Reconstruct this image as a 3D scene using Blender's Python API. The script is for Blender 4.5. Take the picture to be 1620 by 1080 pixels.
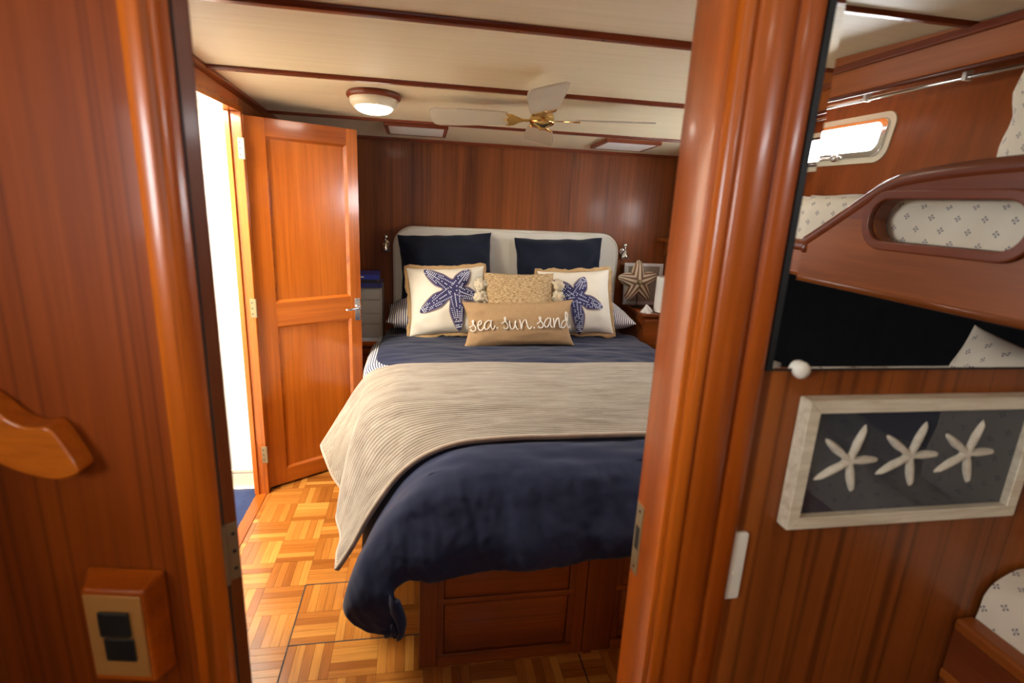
import bpy, bmesh, math, random
from mathutils import Vector, Matrix, noise

# ------------------------------------------------------------------ scene, camera, world, light
sc = bpy.context.scene
for o in list(bpy.data.objects):
    bpy.data.objects.remove(o, do_unlink=True)
COL = sc.collection
random.seed(7)

EYE = 1.45
YAW, PITCH, ROLL = math.radians(10.235), math.radians(14.627), math.radians(-2.748)
cam_d = bpy.data.cameras.new('camera')
cam_d.sensor_width = 36.0
cam_d.lens = 850.0 / 1620.0 * 36.0
cam_d.clip_start = 0.02
cam_d.dof.use_dof = True
cam_d.dof.focus_distance = 2.9
cam_d.dof.aperture_fstop = 3.2
cam = bpy.data.objects.new('camera', cam_d)
COL.objects.link(cam)
fwd = Vector((math.sin(YAW)*math.cos(PITCH), math.cos(YAW)*math.cos(PITCH), -math.sin(PITCH)))
rt = Vector((math.cos(YAW), -math.sin(YAW), 0))
dn = fwd.cross(rt)
r2 = math.cos(ROLL)*rt + math.sin(ROLL)*dn
d2 = -math.sin(ROLL)*rt + math.cos(ROLL)*dn
rot = Matrix((r2, -d2, -fwd)).transposed()
cam.matrix_world = Matrix.Translation((0, 0, EYE)) @ rot.to_4x4()
sc.camera = cam

world = bpy.data.worlds.new('daylight')
sc.world = world
world.use_nodes = True
wb = world.node_tree.nodes['Background']
wb.inputs[0].default_value = (0.93, 0.97, 1.0, 1)
wb.inputs[1].default_value = 26.0

sc.view_settings.view_transform = 'Standard'
sc.view_settings.look = 'None'
sc.view_settings.gamma = 1.0
sc.view_settings.use_curve_mapping = False
sc.view_settings.exposure = 0.7

def area(name, loc, size, energy, color, rot=(0, 0, 0), sy=None):
    d = bpy.data.lights.new(name, 'AREA')
    d.shape = 'RECTANGLE'
    d.size = size
    d.size_y = sy or size
    d.energy = energy
    d.color = color
    o = bpy.data.objects.new(name, d)
    COL.objects.link(o)
    o.location = loc
    o.rotation_euler = rot
    return o

# skylight of the washroom (its deck hatch)
area('washroom_hatch_light', (-1.15, 2.05, 1.80), 0.55, 45, (1.0, 0.93, 0.80))
# added fill light behind the photographer, brightens the fore cabin
area('fore_fill_light', (-0.05, -1.55, 1.55), 0.9, 3, (0.97, 0.97, 1.0), (math.radians(72), 0, 0))

# portals over the two cabin ports help the sky light find its way in
for nm, loc, rz, w, h in (('port_portal_hull', (1.665, -.82, 1.735), 90, .84, .15), ('port_portal_side', (-.96, -.12, 1.47), -90, .54, .34)):
    po = area(nm, loc, w, 1, (1, 1, 1), (math.radians(90), 0, math.radians(rz)), h)
    po.data.cycles.is_portal = True

LAMP_BED = 1400.0      # emission of the bedroom dome lamps
LAMP_FORE = 1300.0

# ------------------------------------------------------------------ helpers
def sm(a, b, x):
    t = max(0.0, min(1.0, (x-a)/(b-a)))
    return t*t*(3-2*t)

class MB:
    def __init__(s):
        s.v = []; s.f = []; s.uv = {}
    def add(s, vs, fs, uvs=None):
        n = len(s.v)
        s.v += [tuple(p) for p in vs]
        s.f += [tuple(i+n for i in f) for f in fs]
        if uvs:
            for i, q in enumerate(uvs): s.uv[n+i] = q
        return s
    def box(s, x0, x1, y0, y1, z0, z1):
        v = [(x0,y0,z0),(x1,y0,z0),(x1,y1,z0),(x0,y1,z0),(x0,y0,z1),(x1,y0,z1),(x1,y1,z1),(x0,y1,z1)]
        return s.add(v, [(3,2,1,0),(4,5,6,7),(0,1,5,4),(1,2,6,5),(2,3,7,6),(3,0,4,7)])
    def prism(s, poly, a0, a1, axis='z'):
        """extrude a 2-D polygon; axis z: (x,y), axis y: (x,z), axis x: (y,z)"""
        def P(p, a):
            return {'z': (p[0], p[1], a), 'y': (p[0], a, p[1]), 'x': (a, p[0], p[1])}[axis]
        n = len(poly)
        v = [P(p, a0) for p in poly] + [P(p, a1) for p in poly]
        f = [tuple(range(n))[::-1], tuple(range(n, 2*n))]
        f += [(i, (i+1) % n, n+(i+1) % n, n+i) for i in range(n)]
        return s.add(v, f)
    def lathe(s, prof, c=(0,0,0), n=32, axis='z'):
        v = []; f = []
        for r, h in prof:
            for k in range(n):
                a = 2*math.pi*k/n
                p = (r*math.cos(a), r*math.sin(a), h)
                if axis == 'y': p = (p[0], p[2], p[1])
                if axis == 'x': p = (p[2], p[0], p[1])
                v.append((p[0]+c[0], p[1]+c[1], p[2]+c[2]))
        m = len(prof)
        for i in range(m-1):
            for k in range(n):
                f.append((i*n+k, i*n+(k+1) % n, (i+1)*n+(k+1) % n, (i+1)*n+k))
        f.append(tuple(range(n))[::-1]); f.append(tuple((m-1)*n+k for k in range(n)))
        return s.add(v, f)
    def tube(s, pts, r, n=8):
        pts = [Vector(p) for p in pts]
        rs = r if isinstance(r, (list, tuple)) else [r]*len(pts)
        v = []; f = []
        up = Vector((0, 0, 1))
        for i, p in enumerate(pts):
            t = (pts[min(i+1, len(pts)-1)] - pts[max(i-1, 0)]).normalized()
            a = t.cross(up)
            if a.length < 1e-3: a = t.cross(Vector((1, 0, 0)))
            a.normalize(); b = t.cross(a)
            for k in range(n):
                q = 2*math.pi*k/n
                v.append(p + rs[i]*(math.cos(q)*a + math.sin(q)*b))
        for i in range(len(pts)-1):
            for k in range(n):
                f.append((i*n+k, i*n+(k+1) % n, (i+1)*n+(k+1) % n, (i+1)*n+k))
        f.append(tuple(range(n))[::-1]); f.append(tuple((len(pts)-1)*n+k for k in range(n)))
        return s.add(v, f)
    def grid(s, nu, nv, fn, flip=False):
        """fn(u,v) -> (point, uv), u,v in 0..1"""
        v = []; uv = []; f = []
        for j in range(nv+1):
            for i in range(nu+1):
                p, q = fn(i/nu, j/nv)
                v.append(p); uv.append(q)
        for j in range(nv):
            for i in range(nu):
                a = j*(nu+1)+i
                q = (a, a+1, a+nu+2, a+nu+1)
                f.append(q[::-1] if flip else q)
        return s.add(v, f, uv)
    def mesh(s, name):
        m = bpy.data.meshes.new(name)
        m.from_pydata(s.v, [], s.f)
        if s.uv:
            l = m.uv_layers.new(name='UVMap')
            for lp in m.loops:
                l.data[lp.index].uv = s.uv.get(lp.vertex_index, (0, 0))
        bm = bmesh.new(); bm.from_mesh(m)
        bmesh.ops.recalc_face_normals(bm, faces=bm.faces)
        bm.to_mesh(m); bm.free()
        m.update()
        return m

def obj(name, mb, mat, parent=None, bevel=0, smooth=False, seg=2, label=None):
    m = mb if isinstance(mb, bpy.types.Mesh) else mb.mesh(name)
    if mat and not m.materials: m.materials.append(mat)
    o = bpy.data.objects.new(name, m)
    COL.objects.link(o)
    if parent: o.parent = parent
    if smooth:
        for p in m.polygons: p.use_smooth = True
    if bevel:
        b = o.modifiers.new('bevel', 'BEVEL')
        b.width = bevel; b.segments = seg; b.limit_method = 'ANGLE'; b.angle_limit = math.radians(40)
        for p in m.polygons: p.use_smooth = True
        b.harden_normals = True
    if label: o['label'] = label
    return o

def tag(o, label, cat, group=None, kind=None):
    o['label'] = label; o['category'] = cat
    if group: o['group'] = group
    if kind: o['kind'] = kind
    return o

def thing(name, label, cat, loc=(0,0,0), rot=(0,0,0), group=None, kind=None):
    o = bpy.data.objects.new(name, None)
    o.empty_display_size = 0.05
    COL.objects.link(o)
    o.location = loc; o.rotation_euler = rot
    return tag(o, label, cat, group, kind)

def struct(o, label, cat='wall'):
    o['kind'] = 'structure'; o['label'] = label; o['category'] = cat
    return o

def cr(pts, n=8, closed=False):
    """Catmull-Rom through points"""
    out = []
    P = [Vector(p) for p in pts]; m = len(P)
    rng = range(m) if closed else range(m-1)
    for i in rng:
        if closed: p0, p1, p2, p3 = P[(i-1) % m], P[i], P[(i+1) % m], P[(i+2) % m]
        else: p0, p1, p2, p3 = P[max(i-1, 0)], P[i], P[i+1], P[min(i+2, m-1)]
        for k in range(n):
            t = k/n
            out.append(0.5*((2*p1)+(-p0+p2)*t+(2*p0-5*p1+4*p2-p3)*t*t+(-p0+3*p1-3*p2+p3)*t**3))
    if not closed: out.append(P[-1])
    return out

def rrect(x0, x1, y0, y1, r, n=6):
    out = []
    for cx, cy, a0 in ((x1-r, y1-r, 0), (x0+r, y1-r, 90), (x0+r, y0+r, 180), (x1-r, y0+r, 270)):
        for k in range(n+1):
            a = math.radians(a0+90*k/n)
            out.append((cx+r*math.cos(a), cy+r*math.sin(a)))
    return out

def ring(mb, outer, inner, a0, a1, axis='y'):
    """a frame of equal vertex counts between two outlines, extruded a0..a1"""
    def P(p, a):
        return {'z': (p[0], p[1], a), 'y': (p[0], a, p[1]), 'x': (a, p[0], p[1])}[axis]
    n = len(outer)
    v = [P(p, a0) for p in outer]+[P(p, a0) for p in inner]+[P(p, a1) for p in outer]+[P(p, a1) for p in inner]
    f = []
    for i in range(n):
        j = (i+1) % n
        f += [(i, j, n+j, n+i), (2*n+i, 2*n+j, 3*n+j, 3*n+i), (i, j, 2*n+j, 2*n+i), (n+i, n+j, 3*n+j, 3*n+i)]
    return mb.add(v, f)

def plate_with_hole(mb, outer_rect, hole, a0, a1, axis):
    """rectangle with a hole (list of points); connected by sampling rays to the rectangle"""
    x0, x1, y0, y1 = outer_rect
    cx = sum(p[0] for p in hole)/len(hole); cy = sum(p[1] for p in hole)/len(hole)
    angs = [math.atan2(p[1]-cy, p[0]-cx) for p in hole]
    cor = [(x0, y0), (x1, y0), (x1, y1), (x0, y1)]
    out = []
    for a in angs:
        c, s_ = math.cos(a), math.sin(a)
        t = 1e9
        if c > 1e-9: t = min(t, (x1-cx)/c)
        if c < -1e-9: t = min(t, (x0-cx)/c)
        if s_ > 1e-9: t = min(t, (y1-cy)/s_)
        if s_ < -1e-9: t = min(t, (y0-cy)/s_)
        out.append([cx+c*t, cy+s_*t])
    for q in cor:      # snap the nearest sample onto each corner
        k = min(range(len(out)), key=lambda i: (out[i][0]-q[0])**2+(out[i][1]-q[1])**2)
        out[k] = list(q)
    return ring(mb, out, hole, a0, a1, axis)

# ------------------------------------------------------------------ materials
class N:
    def __init__(s, name):
        s.m = bpy.data.materials.new(name); s.m.use_nodes = True
        s.t = s.m.node_tree; s.b = s.t.nodes['Principled BSDF']; s.out = s.t.nodes['Material Output']
    def n(s, typ, **kw):
        nd = s.t.nodes.new(typ)
        for k, v in kw.items():
            if k.startswith('_'): setattr(nd, k[1:], v)
            else: nd.inputs[k.replace('__', ' ')].default_value = v
        return nd
    def l(s, a, b): s.t.links.new(a, b)
    def set(s, **kw):
        for k, v in kw.items(): s.b.inputs[k.replace('_', ' ')].default_value = v
        return s
    def coord(s, kind='Object', scale=(1,1,1), rot=(0,0,0)):
        c = s.n('ShaderNodeTexCoord'); mp = s.n('ShaderNodeMapping')
        mp.inputs['Scale'].default_value = scale; mp.inputs['Rotation'].default_value = rot
        s.l(c.outputs[kind], mp.inputs[0]); return mp.outputs[0]
    def noise(s, vec, scale=5, detail=4, rough=.5, dist=0):
        nd = s.n('ShaderNodeTexNoise'); nd.inputs['Scale'].default_value = scale
        nd.inputs['Detail'].default_value = detail; nd.inputs['Roughness'].default_value = rough
        nd.inputs['Distortion'].default_value = dist
        s.l(vec, nd.inputs['Vector']); return nd.outputs['Fac']
    def ramp(s, fac, stops, interp='LINEAR'):
        r = s.n('ShaderNodeValToRGB'); r.color_ramp.interpolation = interp
        e = r.color_ramp.elements
        while len(e) > 1: e.remove(e[-1])
        e[0].position = stops[0][0]; e[0].color = (*stops[0][1], 1)
        for p, c in stops[1:]:
            x = e.new(p); x.color = (*c, 1)
        s.l(fac, r.inputs[0]); return r.outputs[0]
    def math(s, op, a, b=None, c=None):
        nd = s.n('ShaderNodeMath'); nd.operation = op
        for i, x in enumerate((a, b, c)):
            if x is None: continue
            if isinstance(x, (int, float)): nd.inputs[i].default_value = x
            else: s.l(x, nd.inputs[i])
        return nd.outputs[0]
    def mix(s, fac, a, b, typ='MIX'):
        nd = s.n('ShaderNodeMix'); nd.data_type = 'RGBA'; nd.blend_type = typ
        for i, x in ((0, fac), (6, a), (7, b)):
            if isinstance(x, (int, float)): nd.inputs[i].default_value = x
            elif isinstance(x, tuple): nd.inputs[i].default_value = (*x, 1)
            else: s.l(x, nd.inputs[i])
        return nd.outputs[2]
    def bump(s, h, strength=.2, dist=.002):
        b = s.n('ShaderNodeBump'); b.inputs['Strength'].default_value = strength; b.inputs['Distance'].default_value = dist
        s.l(h, b.inputs['Height']); s.l(b.outputs[0], s.b.inputs['Normal'])
    def color(s, c): s.l(c, s.b.inputs['Base Color'])

def flat(name, col, rough=.5, metal=0, **kw):
    m = N(name); m.set(Base_Color=(*col, 1), Roughness=rough, Metallic=metal, **kw)
    return m.m

def wood(name, dark, light, axis='z', rough=.30, coat=.18, freq=1.0, streak=.75, lines_=0):
    m = N(name)
    a = {'x': 0, 'y': 1, 'z': 2}[axis]
    s1 = [16*freq]*3; s1[a] = .55
    s2 = [90*freq]*3; s2[a] = 2.2
    s3 = [5*freq]*3; s3[a] = .18
    g1 = m.noise(m.coord(scale=tuple(s1)), 1, 5, .6, .6)
    g2 = m.noise(m.coord(scale=tuple(s2)), 1, 3, .6, .2)
    g3 = m.noise(m.coord(scale=tuple(s3)), 1, 2, .5, .3)
    mid = tuple((d+l)/2 for d, l in zip(dark, light))
    c = m.ramp(g1, [(.30, dark), (.48, mid), (.66, light)])
    c = m.mix(.5, c, m.ramp(g3, [(.35, dark), (.65, light)]))
    lines = m.ramp(g1, [(.32, (1-streak,)*3), (.36, (1, 1, 1))])
    c = m.mix(.55, c, lines, 'MULTIPLY')
    if lines_:
        s4 = [15]*3; s4[a] = .10
        g4 = m.noise(m.coord(scale=tuple(s4)), 1, 1, .5, .1)
        c = m.mix(lines_, c, m.ramp(g4, [(.40, (1, 1, 1)), (.43, (.22, .18, .15)), (.46, (1, 1, 1)), (.57, (1, 1, 1)), (.595, (.25, .2, .17)), (.62, (1, 1, 1))]), 'MULTIPLY')
    c = m.mix(.30, c, m.ramp(g2, [(.35, (.45, .45, .45)), (.6, (1, 1, 1))]), 'MULTIPLY')
    m.color(c)
    m.set(Roughness=rough, Coat_Weight=coat, Coat_Roughness=.12, Specular_IOR_Level=.35)
    m.bump(g2, .05, .001)
    return m.m

TD, TL = (.24, .039, .002), (.59, .130, .008)          # teak, varnished
M = {}
M['teak_z'] = wood('teak_upright', TD, TL, 'z')
M['teak_x'] = wood('teak_across', TD, TL, 'x')
M['teak_y'] = wood('teak_along', TD, TL, 'y')
M['veneer'] = wood('teak_veneer', (.115, .025, .004), (.33, .088, .014), 'z', .45, .08, .8, .6, .35)
M['bulkhead'] = wood('bulkhead_veneer', (.16, .036, .005), (.40, .105, .016), 'z', .36, .12, .8, .5, .6)
M['fore_panel'] = wood('dark_panel_veneer', (.115, .018, .002), (.30, .058, .005), 'z', .55, .04, .8, .5, .45)
M['fore_panel'].node_tree.nodes['Principled BSDF'].inputs['Specular IOR Level'].default_value = .15
M['mahogany_x'] = wood('dark_red_batten', (.13, .022, .006), (.23, .048, .014), 'x', .35, .2, 1.0, .3)
M['mahogany_y'] = wood('dark_red_batten_along', (.13, .022, .006), (.23, .048, .014), 'y', .35, .2, 1.0, .3)
M['door_z'] = wood('door_teak_upright', (.33, .066, .005), (.64, .170, .014), 'z', .26, .4, .9, .45)
M['door_x'] = wood('door_teak_across', (.33, .066, .005), (.62, .160, .013), 'x', .26, .4, .9, .4)
M['bunk_y'] = wood('bunk_teak', (.17, .036, .005), (.40, .105, .015), 'y', .36, .08, .6, .6)
M['bunk_dark'] = wood('bunk_cap_teak', (.10, .020, .006), (.21, .045, .012), 'y', .32, .12, .8, .3)
M['base_z'] = wood('bed_base_upright', (.12, .025, .004), (.28, .068, .011), 'z', .4, .15)
M['base_x'] = wood('bed_base_across', (.14, .029, .004), (.34, .084, .013), 'x', .4, .15)
M['white'] = flat('white_paint', (.86, .85, .82), .4)
M['cream'] = flat('cream_trim', (.78, .70, .52), .45)
M['chrome'] = flat('chrome', (.80, .80, .80), .12, 1)
M['brass'] = flat('brass', (.83, .58, .22), .18, 1)
M['old_brass'] = flat('aged_brass', (.36, .28, .16), .45, .8)
M['dark'] = flat('dark_gap', (.012, .008, .006), .7)
M['black'] = flat('black_plastic', (.012, .012, .012), .5, Specular_IOR_Level=.25)
M['whiteplastic'] = flat('cream_plastic', (.78, .72, .60), .4)
M['gold_plate'] = flat('gold_switch_plate', (.42, .20, .055), .35, .1)
M['paper'] = flat('white_paper', (.82, .82, .80), .7)
M['taupe'] = flat('taupe_plastic', (.40, .36, .31), .45)
M['clear_white'] = flat('white_tray', (.70, .70, .74), .3)

def lampglow(name, s, col=(1, .90, .76)):
    m = N(name)
    m.b.inputs['Emission Color'].default_value = (*col, 1)
    m.b.inputs['Emission Strength'].default_value = s
    m.set(Base_Color=(.9, .9, .88, 1))
    return m.m
M['glow_bed'] = lampglow('lit_lamp_dome', LAMP_BED/100)
M['glow_fore'] = lampglow('lit_lamp_dome_fore', LAMP_FORE/100)

def vinyl():
    m = N('ceiling_vinyl')
    h = m.noise(m.coord(scale=(1.5, 60, 1)), 1, 3, .6, .4)
    f = m.noise(m.coord(scale=(300, 300, 300)), 1, 2)
    c = m.mix(.6, (.74, .63, .43), m.ramp(h, [(.3, (.68, .565, .37)), (.7, (.78, .67, .47))]))
    m.color(c); m.set(Roughness=.55)
    m.bump(m.math('ADD', h, m.math('MULTIPLY', f, .3)), .12, .002)
    return m.m
M['vinyl'] = vinyl()

def parquet(rnd_from_attr=False):
    m = N('parquet_finger' + ('_far' if rnd_from_attr else ''))
    if rnd_from_attr:
        a = m.n('ShaderNodeAttribute'); a.attribute_name = 'tone'; r = a.outputs['Fac']
        vec = m.coord(scale=(60, 60, 60))
    else:
        oi = m.n('ShaderNodeObjectInfo'); r = oi.outputs['Random']
        vec = m.coord(scale=(7, 130, 1))
    c = m.ramp(r, [(0, (.26, .080, .012)), (.3, (.36, .122, .018)), (.65, (.44, .165, .027)), (.9, (.52, .215, .038)), (1, (.58, .26, .05))])
    if not rnd_from_attr:
        off = m.n('ShaderNodeVectorMath'); off.operation = 'ADD'
        cmb = m.n('ShaderNodeCombineXYZ'); m.l(m.math('MULTIPLY', r, 57.0), cmb.inputs[2])
        m.l(vec, off.inputs[0]); m.l(cmb.outputs[0], off.inputs[1]); vec = off.outputs[0]
    g = m.noise(vec, 1, 4, .6, .3)
    c = m.mix(.45, c, m.ramp(g, [(.3, (.5, .45, .4)), (.6, (1, 1, 1))]), 'MULTIPLY')
    m.color(c); m.set(Roughness=.24, Coat_Weight=.4, Coat_Roughness=.15)
    return m.m
M['parquet'] = parquet()
M['parquet_far'] = parquet(True)

def cloth(name, col, col2=None, rough=.85, wscale=900, bump=.25, nz=6, sheen=.15):
    m = N(name)
    n1 = m.noise(m.coord(), nz, 5, .6)
    c2 = col2 or tuple(x*.8 for x in col)
    m.color(m.ramp(n1, [(.35, c2), (.65, col)]))
    n2 = m.noise(m.coord(), wscale, 2)
    m.set(Roughness=rough, Sheen_Weight=sheen, Specular_IOR_Level=.2)
    m.bump(n2, bump, .001)
    return m.m
M['navy'] = cloth('navy_duvet', (.0165, .023, .062), (.013, .018, .050), .8, 700, .3, 3)
M['navy_dark'] = cloth('navy_knit', (.009, .013, .028), (.007, .010, .022), .9)
M['headboard'] = cloth('headboard_vinyl', (.78, .74, .65), (.75, .71, .61), .55, 300, .08, 2)
M['star_cloth'] = cloth('cream_cotton', (.82, .76, .64), (.80, .73, .60), .9)
M['jute'] = cloth('jute_flange', (.52, .34, .17), (.44, .28, .13), .95, 600, .5, 30)
M['tassel'] = cloth('cream_tassel', (.72, .64, .48), (.60, .50, .35), .95, 250, .8, 60)
M['mat'] = cloth('navy_bath_mat', (.025, .045, .13), (.018, .032, .10), .95, 400, .9, 60)
M['star_blue'] = cloth('blue_starfish_print', (.050, .047, .140), (.036, .033, .105), .85, 500, .3, 30)
M['star_edge'] = cloth('mauve_outline', (.26, .20, .22), (.20, .15, .18), .9)
M['star_bead'] = cloth('pale_blue_stitch', (.72, .74, .82), (.55, .58, .72), .8)
M['white_thread'] = flat('white_thread', (.88, .85, .80), .8)

def burlap(name, c1, c2, sx, sz, strength=.5):
    m = N(name)
    v1 = m.noise(m.coord(scale=(sx*.08, 1, sz)), 1, 2, .6)
    v2 = m.noise(m.coord(scale=(sx, 1, sz*.08)), 1, 2, .6)
    w = m.math('ADD', m.math('MULTIPLY', v1, .5), m.math('MULTIPLY', v2, .5))
    m.color(m.ramp(w, [(.36, c2), (.62, c1)]))
    m.set(Roughness=.95, Specular_IOR_Level=.1); m.bump(w, strength, .002)
    return m.m
M['burlap'] = burlap('burlap', (.46, .30, .165), (.36, .225, .115), 420, 420, .4)

def woven(name):
    m = N(name)
    v1 = m.noise(m.coord(scale=(60, 1, 190)), 1, 2, .6, .5)
    v2 = m.noise(m.coord(scale=(230, 1, 120)), 1, 2, .6)
    w = m.math('ADD', m.math('MULTIPLY', v1, .65), m.math('MULTIPLY', v2, .35))
    m.color(m.ramp(w, [(.36, (.20, .11, .05)), (.47, (.46, .31, .16)), (.6, (.66, .50, .30))]))
    m.set(Roughness=.95, Specular_IOR_Level=.1); m.bump(w, 1.0, .006)
    return m.m
M['woven'] = woven('woven_jute')

def stripes(name, period):
    m = N(name)
    c = m.n('ShaderNodeTexCoord'); sp = m.n('ShaderNodeSeparateXYZ'); m.l(c.outputs['UV'], sp.inputs[0])
    f = m.math('FRACT', m.math('DIVIDE', sp.outputs[0], period))
    k = m.math('GREATER_THAN', f, .56)
    m.color(m.mix(k, (.78, .75, .72), (.035, .04, .11)))
    m.set(Roughness=.85, Specular_IOR_Level=.2)
    return m.m
M['ticking'] = stripes('navy_ticking_stripe', .0125)

def throwmat():
    m = N('taupe_corded_velvet')
    n1 = m.noise(m.coord(scale=(5, 30, 10)), 1, 4, .65, .5)
    n2 = m.noise(m.coord(), 400, 2)
    m.color(m.ramp(n1, [(.3, (.195, .155, .118)), (.5, (.28, .232, .180)), (.7, (.37, .318, .255))]))
    m.set(Roughness=.8, Sheen_Weight=.5, Specular_IOR_Level=.2); m.bump(n2, .2, .001)
    return m.m
M['throw'] = throwmat()
M['throw_edge'] = cloth('taupe_velvet_binding', (.40, .31, .235), (.33, .255, .19), .75, 300, .2, 20, .5)

def sprig():
    """cream sheet with little four-dot sprigs, laid out on the cloth's own UV (metres)"""
    m = N('cream_sprig_sheet')
    c = m.n('ShaderNodeTexCoord'); sp = m.n('ShaderNodeSeparateXYZ'); m.l(c.outputs['UV'], sp.inputs[0])
    P = .052
    tot = None
    for ox, oy in ((0, 0), (.5, .5)):
        px = m.math('ABSOLUTE', m.math('SUBTRACT', m.math('FRACT', m.math('ADD', m.math('DIVIDE', sp.outputs[0], P), ox)), .5))
        py = m.math('ABSOLUTE', m.math('SUBTRACT', m.math('FRACT', m.math('ADD', m.math('DIVIDE', sp.outputs[1], P*1.1), oy)), .5))
        for ax, ay, r in ((.088, .0, .036), (.0, .080, .036), (.0, .0, .022)):
            d = m.math('ADD', m.math('POWER', m.math('SUBTRACT', px, ax), 2), m.math('POWER', m.math('SUBTRACT', py, ay), 2))
            k = m.math('LESS_THAN', d, r*r)
            tot = k if tot is None else m.math('MAXIMUM', tot, k)
    n1 = m.noise(m.coord(), 9, 4)
    base = m.ramp(n1, [(.3, (.66, .56, .42)), (.7, (.74, .65, .51))])
    m.color(m.mix(tot, base, (.10, .085, .12)))
    m.set(Roughness=.85, Specular_IOR_Level=.15)
    m.bump(n1, .25, .01)
    return m.m
M['sprig'] = sprig()

def whitewash():
    m = N('whitewashed_frame')
    g = m.noise(m.coord(scale=(8, 60, 60)), 1, 4, .6, .4)
    m.color(m.ramp(g, [(.3, (.52, .42, .28)), (.6, (.72, .63, .47))]))
    m.set(Roughness=.6); m.bump(g, .1, .001)
    return m.m
M['whitewash'] = whitewash()

def glass(name, refl, tint=(1, 1, 1)):
    m = N(name)
    tr = m.n('ShaderNodeBsdfTransparent'); tr.inputs[0].default_value = (*tint, 1)
    gl = m.n('ShaderNodeBsdfGlossy'); gl.inputs['Roughness'].default_value = .02
    fr = m.n('ShaderNodeFresnel')
    ge = m.n('ShaderNodeNewGeometry')     # a thin pane: the same reflection from either side
    m.l(m.math('ADD', m.math('MULTIPLY', ge.outputs['Backfacing'], 1/refl-refl), refl), fr.inputs[0])
    mx = m.n('ShaderNodeMixShader')
    m.l(fr.outputs[0], mx.inputs[0]); m.l(tr.outputs[0], mx.inputs[1]); m.l(gl.outputs[0], mx.inputs[2])
    m.l(mx.outputs[0], m.out.inputs[0])
    return m.m
M['glass'] = glass('clear_glass', 1.45)
M['picture_glass'] = glass('picture_glass', 1.75)
M['mirror'] = flat('silvered_mirror', (.90, .91, .91), .012, 1)
M['slate'] = flat('navy_board', (.022, .026, .040), .8)
M['starwhite'] = cloth('bleached_starfish', (.74, .66, .52), (.62, .53, .40), .9, 300, .8, 80)

def acrylic():
    m = N('frosted_fan_blade')
    tr = m.n('ShaderNodeBsdfTranslucent'); tr.inputs[0].default_value = (.75, .68, .56, 1)
    trp = m.n('ShaderNodeBsdfTransparent')
    mx = m.n('ShaderNodeMixShader'); mx.inputs[0].default_value = .30
    mx2 = m.n('ShaderNodeMixShader'); mx2.inputs[0].default_value = .18
    m.set(Base_Color=(.72, .66, .54, 1), Roughness=.2)
    m.l(m.b.outputs[0], mx.inputs[1]); m.l(tr.outputs[0], mx.inputs[2])
    m.l(mx.outputs[0], mx2.inputs[1]); m.l(trp.outputs[0], mx2.inputs[2])
    m.l(mx2.outputs[0], m.out.inputs[0])
    return m.m
M['acrylic'] = acrylic()

def shellstar():
    m = N('striped_shell_star')
    c = m.n('ShaderNodeTexCoord'); sp = m.n('ShaderNodeSeparateXYZ'); m.l(c.outputs['UV'], sp.inputs[0])
    col = m.ramp(sp.outputs[0], [(0, (.70, .58, .40)), (.12, (.70, .58, .40)), (.18, (.20, .10, .06)), (.36, (.20, .10, .06)), (.42, (.70, .58, .42)),
                                 (.60, (.70, .58, .42)), (.66, (.24, .12, .07)), (.82, (.24, .12, .07)), (.88, (.66, .55, .40))])
    n = m.noise(m.coord(), 260, 3)
    m.color(m.mix(.3, col, m.ramp(n, [(.4, (.5, .4, .3)), (.6, (1, 1, 1))]), 'MULTIPLY'))
    m.set(Roughness=.8); m.bump(n, .8, .004)
    return m.m
M['shellstar'] = shellstar()

def book(name, c):
    return flat(name, c, .35)
M['book_blue'] = book('blue_jacket', (.025, .04, .30))
M['book_dark'] = book('dark_jacket', (.03, .03, .045))
M['book_navy'] = book('navy_jacket', (.03, .035, .16))
M['pages'] = flat('book_pages', (.70, .66, .55), .8)

# ------------------------------------------------------------------ the setting
def CZ(y): return 1.96 - 0.05*y          # underside of the deckhead

# floor: slab plus parquet fingers
floor = obj('floor', MB().box(-2.0, 2.0, -2.0, 3.6, -.06, -.006), M['dark'])
struct(floor, 'basket-weave teak parquet floor with a lift-out hatch beside the bed', 'floor')
S = .146; FX0, FY0 = -.42, 1.55
finger = MB().box(-S/2+.0004, S/2-.0004, -S/10+.0004, S/10-.0004, -.008, 0).mesh('parquet_finger')
finger.materials.append(M['parquet'])
cells = []
for i in range(-4, 16):
    for j in range(-25, 14):
        cx, cy = FX0+(i+.5)*S, FY0+(j+.5)*S
        if cx < (-.80 if cy > .8 else -.96) or cx > (1.76 if cy > .76 else 1.04): continue
        if .09 < cx < 1.08 and 1.50 < cy < 3.3: continue          # under the bed base
        q = rot.transposed() @ (Vector((cx, cy, 0))-Vector((0, 0, EYE)))
        vis = False
        if q.z < -.2:
            px, py = 810-850*q.x/q.z, 540+850*q.y/q.z
            vis = 330 < px < 1010 and py < 1150 and cy < 2.98 and not (cx > .02 and cy > 1.45)
        cells.append((0 if vis else 1, cx*cx+cy*cy, i, j, cx, cy))
cells.sort()
far_v = MB(); tones = []
for k, (hid, d, i, j, cx, cy) in enumerate(cells):
    turn = (i+j) % 2
    for n in range(5):
        o_ = (n-2)*S/5
        if k < 60:
            o = bpy.data.objects.new('parquet_strip', finger)
            COL.objects.link(o); o.parent = floor
            o.location = (cx+(o_ if turn else 0), cy+(0 if turn else o_), random.uniform(-.0003, .0002))
            o.rotation_euler.z = math.pi/2 if turn else 0
        else:
            x, y = cx+(o_ if turn else 0), cy+(0 if turn else o_)
            hx, hy = (S/10, S/2) if turn else (S/2, S/10)
            far_v.box(x-hx+.0004, x+hx-.0004, y-hy+.0004, y+hy-.0004, -.008, 0)
            tones += [random.random()]*8
fm = far_v.mesh('parquet_strips_far')
at = fm.attributes.new('tone', 'FLOAT', 'POINT')
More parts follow.
